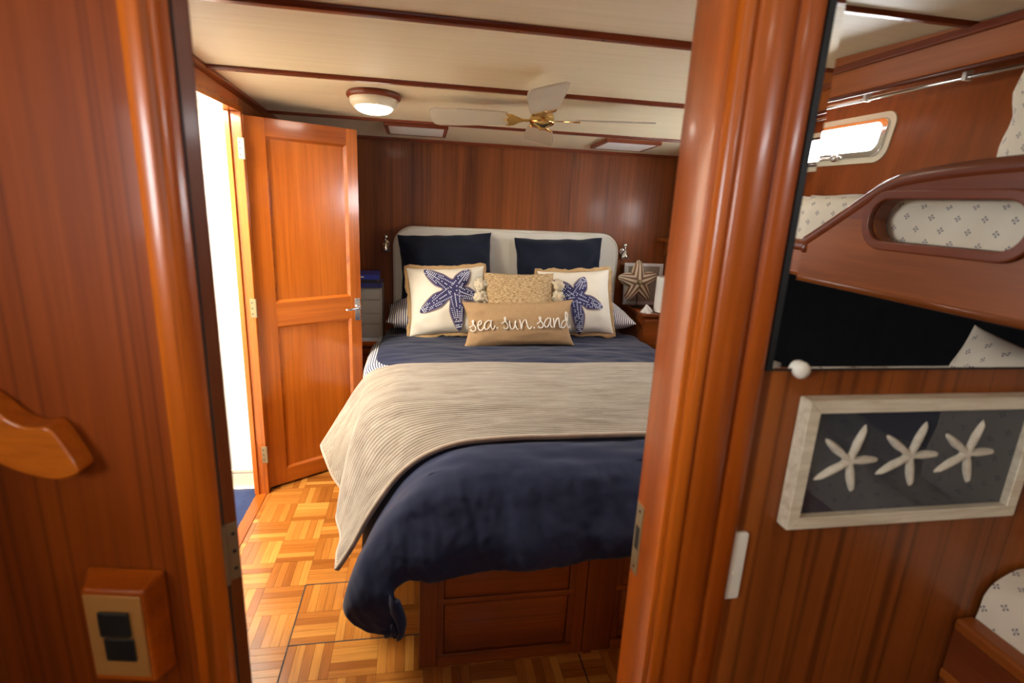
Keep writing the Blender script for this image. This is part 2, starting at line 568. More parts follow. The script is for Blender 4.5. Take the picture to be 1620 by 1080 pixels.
for i, t in enumerate(tones): at.data[i].value = t
fo = obj('parquet_field', fm, M['parquet_far'], floor); fo['kind'] = 'stuff'
SE = .0022
obj('hatch_seam', MB().box(FX0-SE, FX0+SE, .8, 1.55+2*S, -.004, .0006), M['dark'], floor)
obj('hatch_seam', MB().box(FX0, 0.02, FY0-SE, FY0+SE, -.004, .0006), M['dark'], floor)
obj('hatch_seam', MB().box(FX0, 0.0, FY0+2*S-SE, FY0+2*S+SE, -.004, .0006), M['dark'], floor)
obj('hatch_seam', MB().box(.528, .532, .8, 1.405, -.004, .0006), M['dark'], floor)

# deckhead (ceiling) follows the deck slope
cl = MB()
y0, y1 = -2.0, 3.6
cl.add([(-2, y0, CZ(y0)), (2, y0, CZ(y0)), (2, y1, CZ(y1)), (-2, y1, CZ(y1)),
        (-2, y0, CZ(y0)+.05), (2, y0, CZ(y0)+.05), (2, y1, CZ(y1)+.05), (-2, y1, CZ(y1)+.05)],
       [(3,2,1,0),(4,5,6,7),(0,1,5,4),(1,2,6,5),(2,3,7,6),(3,0,4,7)])
ceiling = struct(obj('ceiling', cl, M['vinyl']), 'cream padded vinyl ceiling with dark wood battens', 'ceiling')

def batten(n, y, x0, x1, w=.030, h=.012, label='', screws=()):
    z = CZ(y)
    p = [(y-w/2, z+.003), (y+w/2, z+.003), (y+w/2, z-h*.4), (y+w/2-.006, z-h), (y-w/2+.006, z-h), (y-w/2, z-h*.4)]
    o = obj('trim_%d' % n, MB().prism(p, x0, x1, 'x'), M['mahogany_x'], bevel=.002)
    struct(o, label, 'trim')
    for x in screws:
        obj('screw', MB().lathe([(.0035, 0), (.003, -.001)], (x, y, z-h), 8), M['dark'], o)
    return o
batten(1, 1.515, -.74, 1.74, .034, .014, 'ceiling batten closest to the doorway', (.25, .48))
batten(2, 2.165, -.74, 1.74, .032, .013, 'ceiling batten running between the dome lamp and the doorway', (-.62, -.35, .02, .9))
batten(3, 2.93, -.74, 1.74, .030, .012, 'ceiling batten touching the white ceiling panels', ())
batten(4, 1.38-1.36, .2, 1.5, .030, .012, 'ceiling batten over the bunk cabin seen in the mirror', (.9,))
batten(5, -.75, -.74, 1.5, .030, .012, 'second ceiling batten of the bunk cabin', ())

# back bulkhead behind the bed
wall_back = struct(obj('wall_back', MB().box(-.80, 1.80, 3.50, 3.56, -.01, 1.80), M['veneer']), 'glossy teak veneer wall behind the headboard')
obj('top_moulding', MB().prism([(3.50, 1.785), (3.482, 1.785), (3.482, 1.775), (3.49, 1.765), (3.50, 1.765)], -.74, 1.74, 'x'), M['mahogany_x'], wall_back)

# port side wall with the washroom doorway
DY0, DY1, DH = 1.72, 2.53, 1.755      # doorway in the side wall
wl = MB().box(-.79, -.735, .80, DY0, 0, 1.92)
wall_left = struct(obj('wall_left', wl, M['veneer']), 'teak side wall with the bright washroom doorway')
obj('panel', MB().box(-.79, -.735, DY1+.03, 3.50, 0, CZ(DY1+.03)), M['veneer'], wall_left)
hd = MB()
hd.add([(-.79, DY0, DH+.02), (-.735, DY0, DH+.02), (-.735, DY1+.03, DH+.02), (-.79, DY1+.03, DH+.02),
        (-.79, DY0, CZ(DY0)+.01), (-.735, DY0, CZ(DY0)+.01), (-.735, DY1+.03, CZ(DY1)+.01), (-.79, DY1+.03, CZ(DY1)+.01)],
       [(3,2,1,0),(4,5,6,7),(0,1,5,4),(1,2,6,5),(2,3,7,6),(3,0,4,7)])
obj('header', hd, M['teak_y'], wall_left)
cm = MB()
cm.add([(-.735, 1.0, CZ(1.0)-.022), (-.712, 1.0, CZ(1.0)-.012), (-.712, 1.0, CZ(1.0)+.004), (-.735, 1.0, CZ(1.0)+.004),
        (-.735, 3.49, CZ(3.49)-.022), (-.712, 3.49, CZ(3.49)-.012), (-.712, 3.49, CZ(3.49)+.004), (-.735, 3.49, CZ(3.49)+.004)],
       [(0,1,2,3),(7,6,5,4),(0,4,5,1),(1,5,6,2),(2,6,7,3),(3,7,4,0)])
obj('ceiling_moulding', cm, M['mahogany_y'], wall_left)
# door frame lining
fr = struct(obj('trim_6', MB().box(-.79, -.722, DY1, DY1+.032, 0, DH), M['door_z'], bevel=.003), 'teak jamb the open cabin door hangs on', 'trim')
obj('head_jamb', MB().box(-.79, -.727, DY0, DY1+.032, DH, DH+.024), M['door_x'], fr, bevel=.003)
obj('side_jamb', MB().box(-.79, -.722, DY0-.03, DY0, 0, DH), M['door_z'], fr, bevel=.003)
obj('door_stop', MB().box(-.785, -.765, DY1-.012, DY1, 0, DH), M['door_z'], fr, bevel=.002)
obj('threshold', MB().box(-.79, -.732, DY0, DY1, -.006, .004), M['teak_y'], fr, bevel=.002)

# starboard hull side of the bedroom, with two ports
ports = ((1.55, 1.95), (2.45, 2.85))
segs = [(.80, ports[0][0]), (ports[0][1], ports[1][0]), (ports[1][1], 3.56)]
wall_right = struct(obj('wall_right', MB().box(1.74, 1.80, .76, 3.56, -.01, 1.28), M['veneer']), 'teak hull side of the bedroom with two ports')
for a, b in segs:
    obj('panel', MB().box(1.74, 1.80, a, b, 1.28, 1.50), M['veneer'], wall_right)
obj('panel', MB().box(1.74, 1.80, .76, 3.56, 1.50, 1.95), M['veneer'], wall_right)

for wn, (a, b), lab in ((3, ports[0], 'port in the bedroom hull side nearer the doorway'), (4, ports[1], 'port in the bedroom hull side nearer the headboard')):
    wq = thing('window_%d' % wn, lab, 'window', (0, 0, 0), kind='structure')
    obj('frame', ring(MB(), rrect(a-.03, b+.03, 1.25, 1.53, .06, 6), rrect(a+.015, b-.015, 1.295, 1.485, .04, 6), 1.732, 1.80, 'x'), M['chrome'], wq, bevel=.002)
    gq = MB(); gq.add([(1.77, y, z) for y, z in rrect(a+.015, b-.015, 1.295, 1.485, .04, 6)], [tuple(range(28))])
    obj('glass_pane', gq, M['glass'], wq)

# front bulkhead (the photographer looks through its doorway)
FW = .70
wfr = struct(obj('wall_front', MB().box(.50, 1.85, FW, FW+.06, 0, 2.0), M['bulkhead']), 'teak bulkhead panel the mirror and starfish picture hang on')
obj('header', MB().box(-.32, .52, FW, FW+.06, 1.84, 2.0), M['teak_x'], wfr)
# right door post: jamb, groove and moulded casing, extruded plan outlines
tr = struct(obj('trim_7', MB().prism([(.44, .806), (.391, .806), (.387, .803), (.385, .797), (.385, .709), (.386, .704), (.389, .702), (.44, .702)], 0, 1.86), M['teak_z'], bevel=.001),
            'varnished teak door post with brass strike plate', 'trim')
cas = [(.392, .800), (.392, .703), (.393, .692), (.397, .685), (.403, .682), (.409, .683), (.413, .687),
       (.415, .683), (.419, .680), (.455, .680), (.462, .683), (.468, .689), (.470, .692), (.474, .688), (.480, .685), (.500, .685), (.507, .688), (.511, .694), (.512, .800)]
obj('moulded_casing', MB().prism(cas, 0, 1.86), M['teak_z'], tr, smooth=False, bevel=.0008)
sp_ = obj('strike_plate', MB().box(.3838, .3855, .770, .797, .812, .948), M['old_brass'], tr, bevel=.0005)
obj('latch_hole', MB().box(.3835, .3842, .776, .791, .860, .905), M['dark'], sp_)
for z in (.825, .935): obj('screw', MB().lathe([(.004, 0), (.003, -.001)], (.3838, .783, z), 8, 'x'), M['chrome'], sp_)

# left: angled bulkhead panel, casing, and the folded-back door
A10 = math.radians(10)
dL = Vector((-math.cos(A10), math.sin(A10), 0)); nP = Vector((-math.sin(A10), -math.cos(A10), 0))
P0 = Vector((-.313, .70, 0))
def pan(s, off, z): return P0 + dL*s + nP*off + Vector((0, 0, z))
def panel_box(mb, s0, s1, o0, o1, z0, z1):
    v = [pan(s0, o0, z0), pan(s1, o0, z0), pan(s1, o1, z0), pan(s0, o1, z0), pan(s0, o0, z1), pan(s1, o0, z1), pan(s1, o1, z1), pan(s0, o1, z1)]
    return mb.add(v, [(3,2,1,0),(4,5,6,7),(0,1,5,4),(1,2,6,5),(2,3,7,6),(3,0,4,7)])
wfl = struct(obj('wall_front_left', panel_box(MB(), 0, .62, -.05, 0, 0, 2.0), M['fore_panel']), 'dark teak bulkhead panel with grab handle and light switch')
trl = struct(obj('trim_8', MB().prism([(-.313, .76), (-.313, .700), (-.310, .690), (-.300, .684), (-.285, .683), (-.275, .686), (-.269, .694), (-.267, .705), (-.267, .76)], 0, 1.86), M['teak_z'], bevel=.001),
             'rounded teak casing beside the grab handle', 'trim')
obj('dark_gap', MB().box(-.2690, -.2655, .708, .76, 0, 1.86), M['dark'], trl)

# fore cabin shell (behind and beside the photographer)
wfo = struct(obj('wall_fore_left', MB().box(-.95, -.90, -2.0, .82, 0, 1.31), M['veneer']), 'teak side wall of the bunk cabin')
for a_ in ((-2.0, .82, 1.63, 2.08), (-2.0, -.38, 1.31, 1.63), (.14, .82, 1.31, 1.63)):
    obj('panel', MB().box(-.95, -.90, *a_), M['veneer'], wfo)
w2 = thing('window_2', 'wide cabin port in the side wall opposite the bunks', 'window', (0, 0, 0), kind='structure')
obj('frame', ring(MB(), rrect(-.41, .17, 1.28, 1.66, .05, 6), rrect(-.37, .13, 1.32, 1.62, .03, 6), -.955, -.892, 'x'), M['chrome'], w2, bevel=.002)
gw = MB(); gw.add([(-.92, y, z) for y, z in rrect(-.37, .13, 1.32, 1.62, .03, 6)], [tuple(range(28))])
obj('glass_pane', gw, M['glass'], w2)
struct(obj('wall_fore_back', MB().box(-.95, 1.9, -2.05, -2.0, 0, 2.08), M['veneer']), 'teak end wall of the bunk cabin')
struct(obj('wall_left_return', MB().box(-.95, -.735, .76, .82, 0, 2.0), M['veneer']), 'short teak return wall between cabin and bedroom')

# washroom
hw = struct(obj('wall_washroom_back', MB().box(-1.75, -.79, 2.62, 2.66, 0, 1.95), M['white']), 'bright white washroom wall seen through the side doorway')
obj('baseboard', MB().box(-1.75, -.79, 2.612, 2.622, 0, .068), M['cream'], hw, bevel=.002)
for a in ((-.815, -.800, .078, 1.76), (-1.60, -1.585, .078, 1.76)):
    obj('panel_moulding', MB().box(a[0], a[1], 2.610, 2.622, a[2], a[3]), M['cream'], hw, bevel=.003)
for z in (.078, 1.745):
    obj('panel_moulding', MB().box(-1.60, -.80, 2.610, 2.622, z, z+.015), M['cream'], hw, bevel=.003)
struct(obj('wall_washroom_left', MB().box(-1.79, -1.75, 1.3, 2.66, 0, 1.95), M['white']), 'white side wall of the washroom')
struct(obj('wall_washroom_front', MB().box(-1.79, -.79, 1.26, 1.30, 0, 1.95), M['white']), 'white forward wall of the washroom')
struct(obj('floor_washroom', MB().box(-1.75, -.785, 1.30, 2.62, -.005, .001), M['cream']), 'pale washroom floor', 'floor')

# bath mat
mt = MB()
def matfn(u, v):
    x, y = -1.42+.64*u, 1.98+.60*v
    z = .004+.012*min(1, 14*min(u, 1-u, v, 1-v)) + .0025*noise.noise(Vector((x*60, y*60, 0)))
    return (x, y, z), (u, v)
mt.grid(50, 50, matfn)
tag(obj('bath_mat', mt, M['mat'], smooth=True), 'navy blue bath mat on the washroom floor', 'mat')

# ------------------------------------------------------------------ doors
def place_in(o, parent):
    """keep world-built geometry in place under a rotated root"""
    o.parent = parent
    o.matrix_parent_inverse = (Matrix.Translation(parent.location) @ parent.rotation_euler.to_matrix().to_4x4()).inverted()
    return o
def hinge(parent, z, h=.085):
    x0, x1, y = -.742, -.7215, DY1
    hg = obj('hinge', MB().box(x0, x1, y-.002, y, z-h/2, z+h/2), M['old_brass'], bevel=.0006)
    place_in(hg, parent)
    obj('hinge_pin', MB().lathe([(.0045, z-h/2), (.0045, z+h/2)], (x1+.002, y+.001, 0), 10), M['old_brass'], hg)
    for k in (-.3, 0, .3):
        obj('screw', MB().lathe([(.003, 0), (.002, -.001)], (x0+.008, y-.002, z+k*h), 8, 'y'), M['dark'], hg)

d1 = thing('door_1', 'panelled teak door standing open beside the bed', 'door', (-.728, 2.564, .012), (0, 0, math.radians(33.26)), kind='structure')
DW, DHT, DT = .52, 1.735, .030
PX0, PX1 = .090, .462
def rail(z0, z1): return MB().box(PX0, PX1, 0, DT, z0, z1)
obj('stile', MB().box(0, PX0, 0, DT, 0, DHT), M['door_z'], d1, bevel=.002)
obj('stile', MB().box(PX1, DW, 0, DT, 0, DHT), M['door_z'], d1, bevel=.002)
obj('rail', rail(0, .078), M['door_x'], d1, bevel=.001)
obj('rail', rail(.815, .928), M['door_x'], d1, bevel=.001)
obj('rail', rail(1.660, DHT), M['door_x'], d1, bevel=.001)
for z0, z1 in ((.078, .815), (.928, 1.660)):
    obj('door_panel', MB().box(PX0, PX1, .012, .020, z0, z1), M['door_z'], d1)
    b = .012
    fm_ = MB()
    o_ = [(PX0, z0), (PX1, z0), (PX1, z1), (PX0, z1)]
    i_ = [(PX0+b, z0+b), (PX1-b, z0+b), (PX1-b, z1-b), (PX0+b, z1-b)]
    fm_.add([(p[0], .001, p[1]) for p in o_]+[(p[0], .013, p[1]) for p in i_], [(k, (k+1) % 4, 4+(k+1) % 4, 4+k) for k in range(4)])
    obj('panel_moulding', fm_, M['door_x'], d1)
for z in (.21, .93, 1.61): hinge(d1, z)
pl = obj('lock_plate', MB().prism(rrect(.482, .512, .80, .915, .004), -.004, 0, 'y'), M['chrome'], d1, bevel=.001)
obj('lever_handle', MB().tube([(.500, 0, .872), (.500, -.028, .872), (.494, -.038, .872), (.470, -.042, .870), (.430, -.042, .868), (.415, -.040, .868)], [.008, .007, .007, .006, .0055, .006], 10), M['chrome'], pl, smooth=True)
obj('keyhole', MB().lathe([(.007, 0), (.006, -.004)], (.498, -.004, .825), 12, 'y'), M['chrome'], pl)
for z in (.808, .907): obj('screw', MB().lathe([(.003, 0), (.002, -.001)], (.497, -.0045, z), 8, 'y'), M['dark'], pl)

# the door of the doorway itself, swung back out of sight; its hinge edge shows
d2_ = thing('door_2', 'doorway door swung back, its hinged edge beside the casing', 'door', (-.2675, .712, .01), (0, 0, math.radians(125)), kind='structure')
obj('door_leaf', MB().box(0, .55, -.020, 0, 0, 1.83), M['base_z'], d2_, bevel=.003)
hg = obj('hinge', MB().box(-.0015, .0005, -.018, -.001, .895, .985), M['old_brass'], d2_, bevel=.0005)
obj('hinge_pin', MB().lathe([(.0045, .893), (.0045, .987)], (-.003, .001, 0), 12), M['old_brass'], hg)
for z in (.912, .94, .968): obj('screw', MB().lathe([(.003, 0), (.002, -.001)], (-.0015, -.012, z), 8, 'x'), M['dark'], hg)

# ------------------------------------------------------------------ foreground left: handle and switch
gh = thing('grab_handle', 'curved varnished teak grab handle on the bulkhead panel', 'handle')
prof = cr([(.30, 1.215), (.235, 1.215), (.183, 1.183), (.164, 1.165), (.142, 1.156), (.116, 1.156), (.101, 1.133), (.088, 1.103), (.092, 1.094), (.115, 1.086),
           (.153, 1.091), (.195, 1.108), (.25, 1.125), (.30, 1.128)], 5)
hb_ = MB()
n_ = len(prof)
vv = [pan(p.x+.016, .0, p.y) for p in prof]+[pan(p.x+.012, .033, p.y) for p in prof]
hb_.add(vv, [tuple(range(n_)), tuple(range(n_, 2*n_))[::-1]]+[(i, (i+1) % n_, n_+(i+1) % n_, n_+i) for i in range(n_)])
obj('grip', hb_, M['door_x'], gh, bevel=.006, seg=3)
hb2 = panel_box(MB(), .285, .36, 0, .035, 1.08, 1.22)
obj('mounting_foot', hb2, M['door_x'], gh, bevel=.008)

sw = thing('light_switch', 'black rocker switch in a gold plate on a raised teak box', 'switch')
sb = MB()
fb = [(.030, .0), (.137, .0)]
v = [pan(.030, 0, .775), pan(.137, 0, .775), pan(.137, 0, .938), pan(.030, 0, .938),
     pan(.036, .040, .785), pan(.118, .040, .785), pan(.118, .040, .932), pan(.036, .040, .932)]
sb.add(v, [(0,1,2,3),(7,6,5,4),(0,4,5,1),(1,5,6,2),(2,6,7,3),(3,7,4,0)])
obj('teak_box', sb, M['teak_x'], sw, bevel=.005, seg=3)
pl = obj('cover_plate', panel_box(MB(), .040, .115, .040, .0425, .796, .925), M['gold_plate'], sw, bevel=.0015)
obj('rocker', panel_box(MB(), .056, .096, .0425, .0480, .864, .902), M['black'], pl, bevel=.002)
obj('rocker', panel_box(MB(), .054, .094, .0425, .0460, .824, .860), M['black'], pl, bevel=.002)

# ------------------------------------------------------------------ right bulkhead: mirror, picture, plate
mi = thing('wall_mirror', 'frameless wall mirror reflecting the bunks', 'mirror', (0, .700, 0))
MX0, MX1, MZ0, MZ1 = .5225, 1.022, 1.226, 1.93
bv = .012
mm = MB()
mm.add([(MX0+bv, -.010, MZ0+.002), (MX1-bv, -.010, MZ0+.002), (MX1-bv, -.010, MZ1-bv), (MX0+bv, -.010, MZ1-bv)], [(0, 1, 2, 3)])
obj('silvered_glass', mm, M['mirror'], mi)
be = MB()
ou = [(MX0, MZ0), (MX1, MZ0), (MX1, MZ1), (MX0, MZ1)]; inn = [(MX0+bv, MZ0+.002), (MX1-bv, MZ0+.002), (MX1-bv, MZ1-bv), (MX0+bv, MZ1-bv)]
be.add([(p[0], -.0094, p[1]) for p in ou]+[(p[0], -.010, p[1]) for p in inn], [(k, (k+1) % 4, 4+(k+1) % 4, 4+k) for k in range(4)])
obj('bevelled_edge', be, M['mirror'], mi)
bk = MB().box(MX0-.010, MX1, -.0090, -.0005, MZ0-.004, MZ1)
obj('black_backing', bk, M['black'], mi)
kn = obj('mirror_clip', MB().lathe([(.0105, 0), (.0125, -.004), (.0135, -.009), (.0115, -.014), (.004, -.0165)], (.5675, -.0055, 1.2245), 20, 'y'), M['whiteplastic'], mi, smooth=True, label='white round clip at the lower corner')

pf = thing('starfish_picture', 'whitewashed box frame with three white starfish on navy', 'picture', (0, .70, 0))
X0, X1, Z0, Z1 = .585, 1.030, .957, 1.179
FWd = .021; FD = .0265
o4 = [(X0, Z0), (X1, Z0), (X1, Z1), (X0, Z1)]; i4 = [(X0+FWd, Z0+FWd), (X1-FWd, Z0+FWd), (X1-FWd, Z1-FWd), (X0+FWd, Z1-FWd)]
for k in range(4):
    j = (k+1) % 4
    a, b, c, d = o4[k], o4[j], i4[j], i4[k]
    fb_ = MB().add([(p[0], y, p[1]) for y in (-FD, -.001) for p in (a, b, c, d)], [(0,1,2,3),(7,6,5,4),(0,4,5,1),(1,5,6,2),(2,6,7,3),(3,7,4,0)])
    obj('frame_rail', fb_, M['whitewash'], pf, bevel=.0015)
obj('backing_board', MB().box(X0+.01, X1-.01, -.0135, -.004, Z0+.01, Z1-.01), M['slate'], pf)
gp = MB(); gp.add([(i4[k][0], -.0245, i4[k][1]) for k in range(4)], [(0, 1, 2, 3)])
obj('glass_pane', gp, M['picture_glass'], pf)

def star(center, tips, hw_t, hw_b, valley=None, h=.006, yfun=None, nr=9, both=False, tipround=True):
    """star-shaped sheet: outline through tips and valleys around centre, domed by h towards -y"""
    c = Vector((center[0], center[1], 0)); n = len(tips)
    T = [Vector((t[0], t[1], 0)) for t in tips]
    T.sort(key=lambda t: math.atan2(t.y-c.y, t.x-c.x))
    out = []; arm_u = []
    for i in range(n):
        t = T[i]; d = (t-c).normalized(); L = (t-c).length; pr = Vector((-d.y, d.x, 0))
        nd = (T[(i+1) % n]-c).normalized()
        for frac, w, u in ((.50, .72, -1), (.78, .5, -1), (.94, .34, -1), (1.0, 0, 0), (.94, .34, 1), (.78, .5, 1), (.50, .72, 1)):
            ww = hw_t + (hw_b-hw_t)*max(0, 1-frac)*1.35
            if frac == 1.0: ww = 0
            elif frac == .94: ww = hw_t*.75
            out.append(c+d*L*frac+pr*ww*(1 if u > 0 else -1 if u < 0 else 0))
        bis = d+nd
        if bis.length < .2: bis = pr
        bis.normalize()
        out.append(c+bis*hw_b*1.18)
    out = cr(out, 3, True)
    m = len(out)
    mb = MB(); vs = []; uv = []
    sides = (1, -1) if both else (1,)
    for sgn in sides:
        vs = []; uv = []; fs = []
        y0 = (yfun(c.x, c.y) if yfun else 0)
        vs.append((c.x, y0-h*sgn, c.y)); uv.append((0, 0))
        for r in range(1, nr+1):
            f = r/nr
            for p in out:
                q = c+(p-c)*f
                # arm distance for stripes
                best = min(range(n), key=lambda k: ((q-c)-(T[k]-c).normalized()*max(0, (q-c).dot((T[k]-c).normalized()))).length)
                dd = (T[best]-c).normalized(); al = (q-c).dot(dd); ac = ((q-c)-dd*al).length
                hwid = max(hw_t*.8, hw_t+(hw_b-hw_t)*max(0, 1-al/max(1e-6, (T[best]-c).length))*1.35)
                rel = min(1, ac/max(hwid, 1e-6))
                hh = h*math.sqrt(max(0, 1-f**6))*(.25+.75*math.sqrt(max(0, 1-rel*rel))) if r < nr else 0
                y0 = yfun(q.x, q.y) if yfun else 0
                vs.append((q.x, y0-hh*sgn, q.y)); uv.append((rel, al))
        for k in range(m): fs.append((0, 1+k, 1+(k+1) % m))
        for r in range(nr-1):
            for k in range(m):
                a = 1+r*m+k; b = 1+r*m+(k+1) % m
                fs.append((a, a+m, b+m, b))
        mb.add(vs, fs, uv)
    return mb
for cen, tips in (((.682, 1.072), ((.634, 1.110), (.702, 1.133), (.739, 1.071), (.702, 1.014), (.627, 1.039))),
                  ((.794, 1.077), ((.745, 1.113), (.815, 1.135), (.853, 1.077), (.813, 1.019), (.740, 1.044))),
                  ((.905, 1.077), ((.858, 1.112), (.925, 1.135), (.964, 1.078), (.927, 1.020), (.853, 1.043)))):
    # drop from the pane plane: the starfish sit on the board a little behind it
    o = obj('starfish', star(cen, tips, .0042, .0085, h=.008), M['starwhite'], pf, smooth=True)
    o.location.y = -.0138

wp = thing('wall_plate', 'blank cream switch plate beside the door post', 'switch plate', (0, .70, 0))
obj('plate', MB().prism(rrect(.507, .536, .816, .943, .005), -.007, 0, 'y'), M['whiteplastic'], wp, bevel=.002)
obj('screw', MB().lathe([(.003, 0), (.002, -.001)], (.519, -.007, .868), 8, 'y'), M['cream'], wp)

# ------------------------------------------------------------------ bed
BC = .578           # centre line of the bed
bb = thing('bed_base', 'dark teak platform bed base with drawers', 'bed')
BY = 1.409
obj('carcass', MB().box(.012, 1.148, BY+.018, 3.40, .0, .42), M['base_z'], bb)
obj('corner_post', MB().box(.005, .060, BY, BY+.05, 0, .42), M['base_z'], bb, bevel=.002)
obj('corner_post', MB().box(1.10, 1.155, BY, BY+.05, 0, .42), M['base_z'], bb, bevel=.002)
obj('middle_post', MB().box(.500, .538, BY, BY+.04, 0, .42), M['base_z'], bb, bevel=.002)
obj('middle_post', MB().box(.542, .640, BY+.003, BY+.04, 0, .42), M['base_z'], bb, bevel=.002)
for a, b in ((.060, .500), (.640, 1.10)):
    obj('rail', MB().box(a, b, BY, BY+.04, 0, .044), M['base_x'], bb, bevel=.002)
    obj('rail', MB().box(a, b, BY+.002, BY+.04, .232, .250), M['base_x'], bb, bevel=.002)
    for z0, z1 in ((.050, .228), (.254, .40)):
        dr = MB()
        x0, x1 = a+.022, b-.022
        e = .028
        dr.add([(x0, BY+.004, z0), (x1, BY+.004, z0), (x1, BY+.004, z1), (x0, BY+.004, z1),
                (x0+e, BY-.010, z0+e), (x1-e, BY-.010, z0+e), (x1-e, BY-.010, z1-e), (x0+e, BY-.010, z1-e),
                (x0, BY+.03, z0), (x1, BY+.03, z0), (x1, BY+.03, z1), (x0, BY+.03, z1)],
               [(4,5,6,7),(0,1,5,4),(1,2,6,5),(2,3,7,6),(3,0,4,7),(8,9,1,0),(9,10,2,1),(10,11,3,2),(11,8,0,3),(11,10,9,8)])
        obj('drawer_front', dr, M['base_x'], bb, bevel=.0015)
        obj('drawer_stile', MB().box(a, a+.020, BY+.001, BY+.03, z0-.004, z1+.004), M['base_z'], bb, bevel=.001)
        obj('drawer_stile', MB().box(b-.020, b, BY+.001, BY+.03, z0-.004, z1+.004), M['base_z'], bb, bevel=.001)

# mattress with ticking stripe sheet
MXL, MXR, MYF, MYH, MZT = -.272, 1.428, 1.56, 3.405, .636
ms = MB()
def mattress(u, v):
    # wrap profile across, straight along
    y = MYF+(MYH-MYF)*v
    ins = .38*sm(2.66, 1.70, y)+.060*sm(3.06, 3.16, y)
    xl, xr = MXL+ins, MXR-ins
    L = .20; W = xr-xl; tot = W+2*L
    s = -L+tot*u
    r = .06
    def prof(d):        # d: distance past the edge (>0 hanging)
        a = min(max(d/r, 0), math.pi/2)
        return (r*math.sin(a), r*(1-math.cos(a))+max(0, d-r*math.pi/2))
    if s < r: px, pz = prof(r-s); x = xl+r-px
    elif s > W-r: px, pz = prof(s-(W-r)); x = xr-r+px
    else: x = xl+s; pz = 0
    ef = max(0, (.05-(v*(MYH-MYF)))/.05)
    return (x, y, MZT-pz-.03*ef*ef-.035*sm(2.0, 1.56, y)), (s, y)
ms.grid(90, 40, mattress)
mo = obj('mattress', ms, M['ticking'], smooth=True)
tag(mo, 'mattress in a navy and white striped sheet', 'mattress')
so = mo.modifiers.new('thick', 'SOLIDIFY'); so.thickness = .01; so.offset = -1

# duvet
def drapeprof(d, r):
    a = min(max(d/r, 0), math.pi/2)
    return r*math.sin(a), r*(1-math.cos(a))+max(0, d-r*math.pi/2)
def resample(pts):
    P = cr([(a, b, 0) for a, b in pts], 10)
    d = [0.0]
    for p, q in zip(P[:-1], P[1:]): d.append(d[-1]+(q-p).length)
    return P, [x/d[-1] for x in d], d[-1]
def at(prof, f):
    P, d, L = prof
    lo, hi = 0, len(d)-1
    while hi-lo > 1:
        m = (lo+hi)//2
        if d[m] <= f: lo = m
        else: hi = m
    t = (f-d[lo])/max(1e-9, d[hi]-d[lo])
    return P[lo].lerp(P[hi], max(0, min(1, t)))
def blend(keys, y, f):
    """keys: [(y, profile)] sorted by y"""
    if y <= keys[0][0]: return at(keys[0][1], f)
    if y >= keys[-1][0]: return at(keys[-1][1], f)
    for (ya, pa), (yb, pb) in zip(keys[:-1], keys[1:]):
        if ya <= y <= yb:
            return at(pa, f).lerp(at(pb, f), sm(ya, yb, y))
# half sections from the centre line outwards (x, z)
D_FOOT = resample([(BC, .660), (.25, .652), (.08, .630), (-.030, .560), (-.120, .440), (-.172, .335), (-.188, .265)])
D_MID = resample([(BC, .668), (.0, .668), (-.10, .655), (-.165, .605), (-.198, .500), (-.212, .385), (-.218, .310)])
D_HEAD = resample([(BC, .668), (.0, .668), (-.11, .666), (-.165, .662), (-.195, .655), (-.208, .646)])
D_FRONT = resample([(BC, .660), (.25, .655), (.06, .636), (-.055, .580), (-.150, .465), (-.205, .345), (-.222, .275)])
DKEYS = [(1.42, D_FRONT), (1.60, D_FOOT), (2.05, D_MID), (2.75, D_HEAD)]
# along: y and drop below the top
FOOT = resample([(3.13, 0), (2.4, 0), (1.80, 0), (1.64, -.004), (1.54, -.028), (1.455, -.085), (1.395, -.170), (1.355, -.255), (1.345, -.300)])
def duvet(u, v):
    e = 2*u-1; sx = -1 if e < 0 else 1
    q = at(FOOT, 1-v)
    y, dt = q.x, -q.y
    c = blend(DKEYS, y, abs(e))
    x = c.x if sx < 0 else 2*BC-c.x
    ds = .665-c.y
    if dt > 1e-4:
        drop = math.hypot(ds*(1+.35*sm(.1, .28, dt)), dt)
        w = sm(.02, .25, ds)*sm(.02, .22, dt)
        if drop > .35: drop = .35+.115*math.tanh((drop-.35)/.115)
        drop -= .075*sm(.26, .42, ds)*sm(.20, .30, dt)
        z = .665-drop
        # foot folds and the gathered corner
        fold = (.013*math.sin(x*21+1.2*math.sin(x*7))+.014*noise.noise(Vector((x*9, dt*3, 5))))*sm(.05, .28, dt)
        puff = .020*math.sin(math.pi*sm(.10, .32, dt))*(1-w)
        y -= (fold+puff)*(1-.6*w)
        y += .028*sm(.275, .300, dt)*(1-w)
        fh = sm(.10, .29, dt)*sm(.06, .22, ds)
        xt = .012 if sx < 0 else 2*BC-.012
        x += (xt-x)*.66*fh
        y -= .055*w*math.sin(math.pi*sm(.1, .6, drop))
        x += .012*math.sin(dt*40+y*8)*w
        z += .030*sm(.15, .9, x)*sm(.15, .3, dt)
        z += .012*noise.noise(Vector((x*5, 0, 9)))*sm(.2, .3, dt)
    else:
        z = c.y
        x += sx*.006*math.sin(y*16)*sm(.1, .3, ds)
    wr = .010*noise.noise(Vector((x*2.2, y*5, 3.1)))+.0060*noise.noise(Vector((x*4, y*17, 1.7)))+.005*noise.noise(Vector((x*9, y*26, 2)))
    z += wr*(1-sm(.05, .3, ds))*(1-sm(.05, .25, dt))
    if dt > .03:
        y += .010*noise.noise(Vector((x*11, z*7, 4)))+.006*noise.noise(Vector((x*26+z*12, z*16, 6)))+.003*noise.noise(Vector((x*50, z*50, 6)))
    return (x, y, z), (x, y)
dv = MB(); dv.grid(260, 280, duvet)
do = obj('duvet', dv, M['navy'], smooth=True)
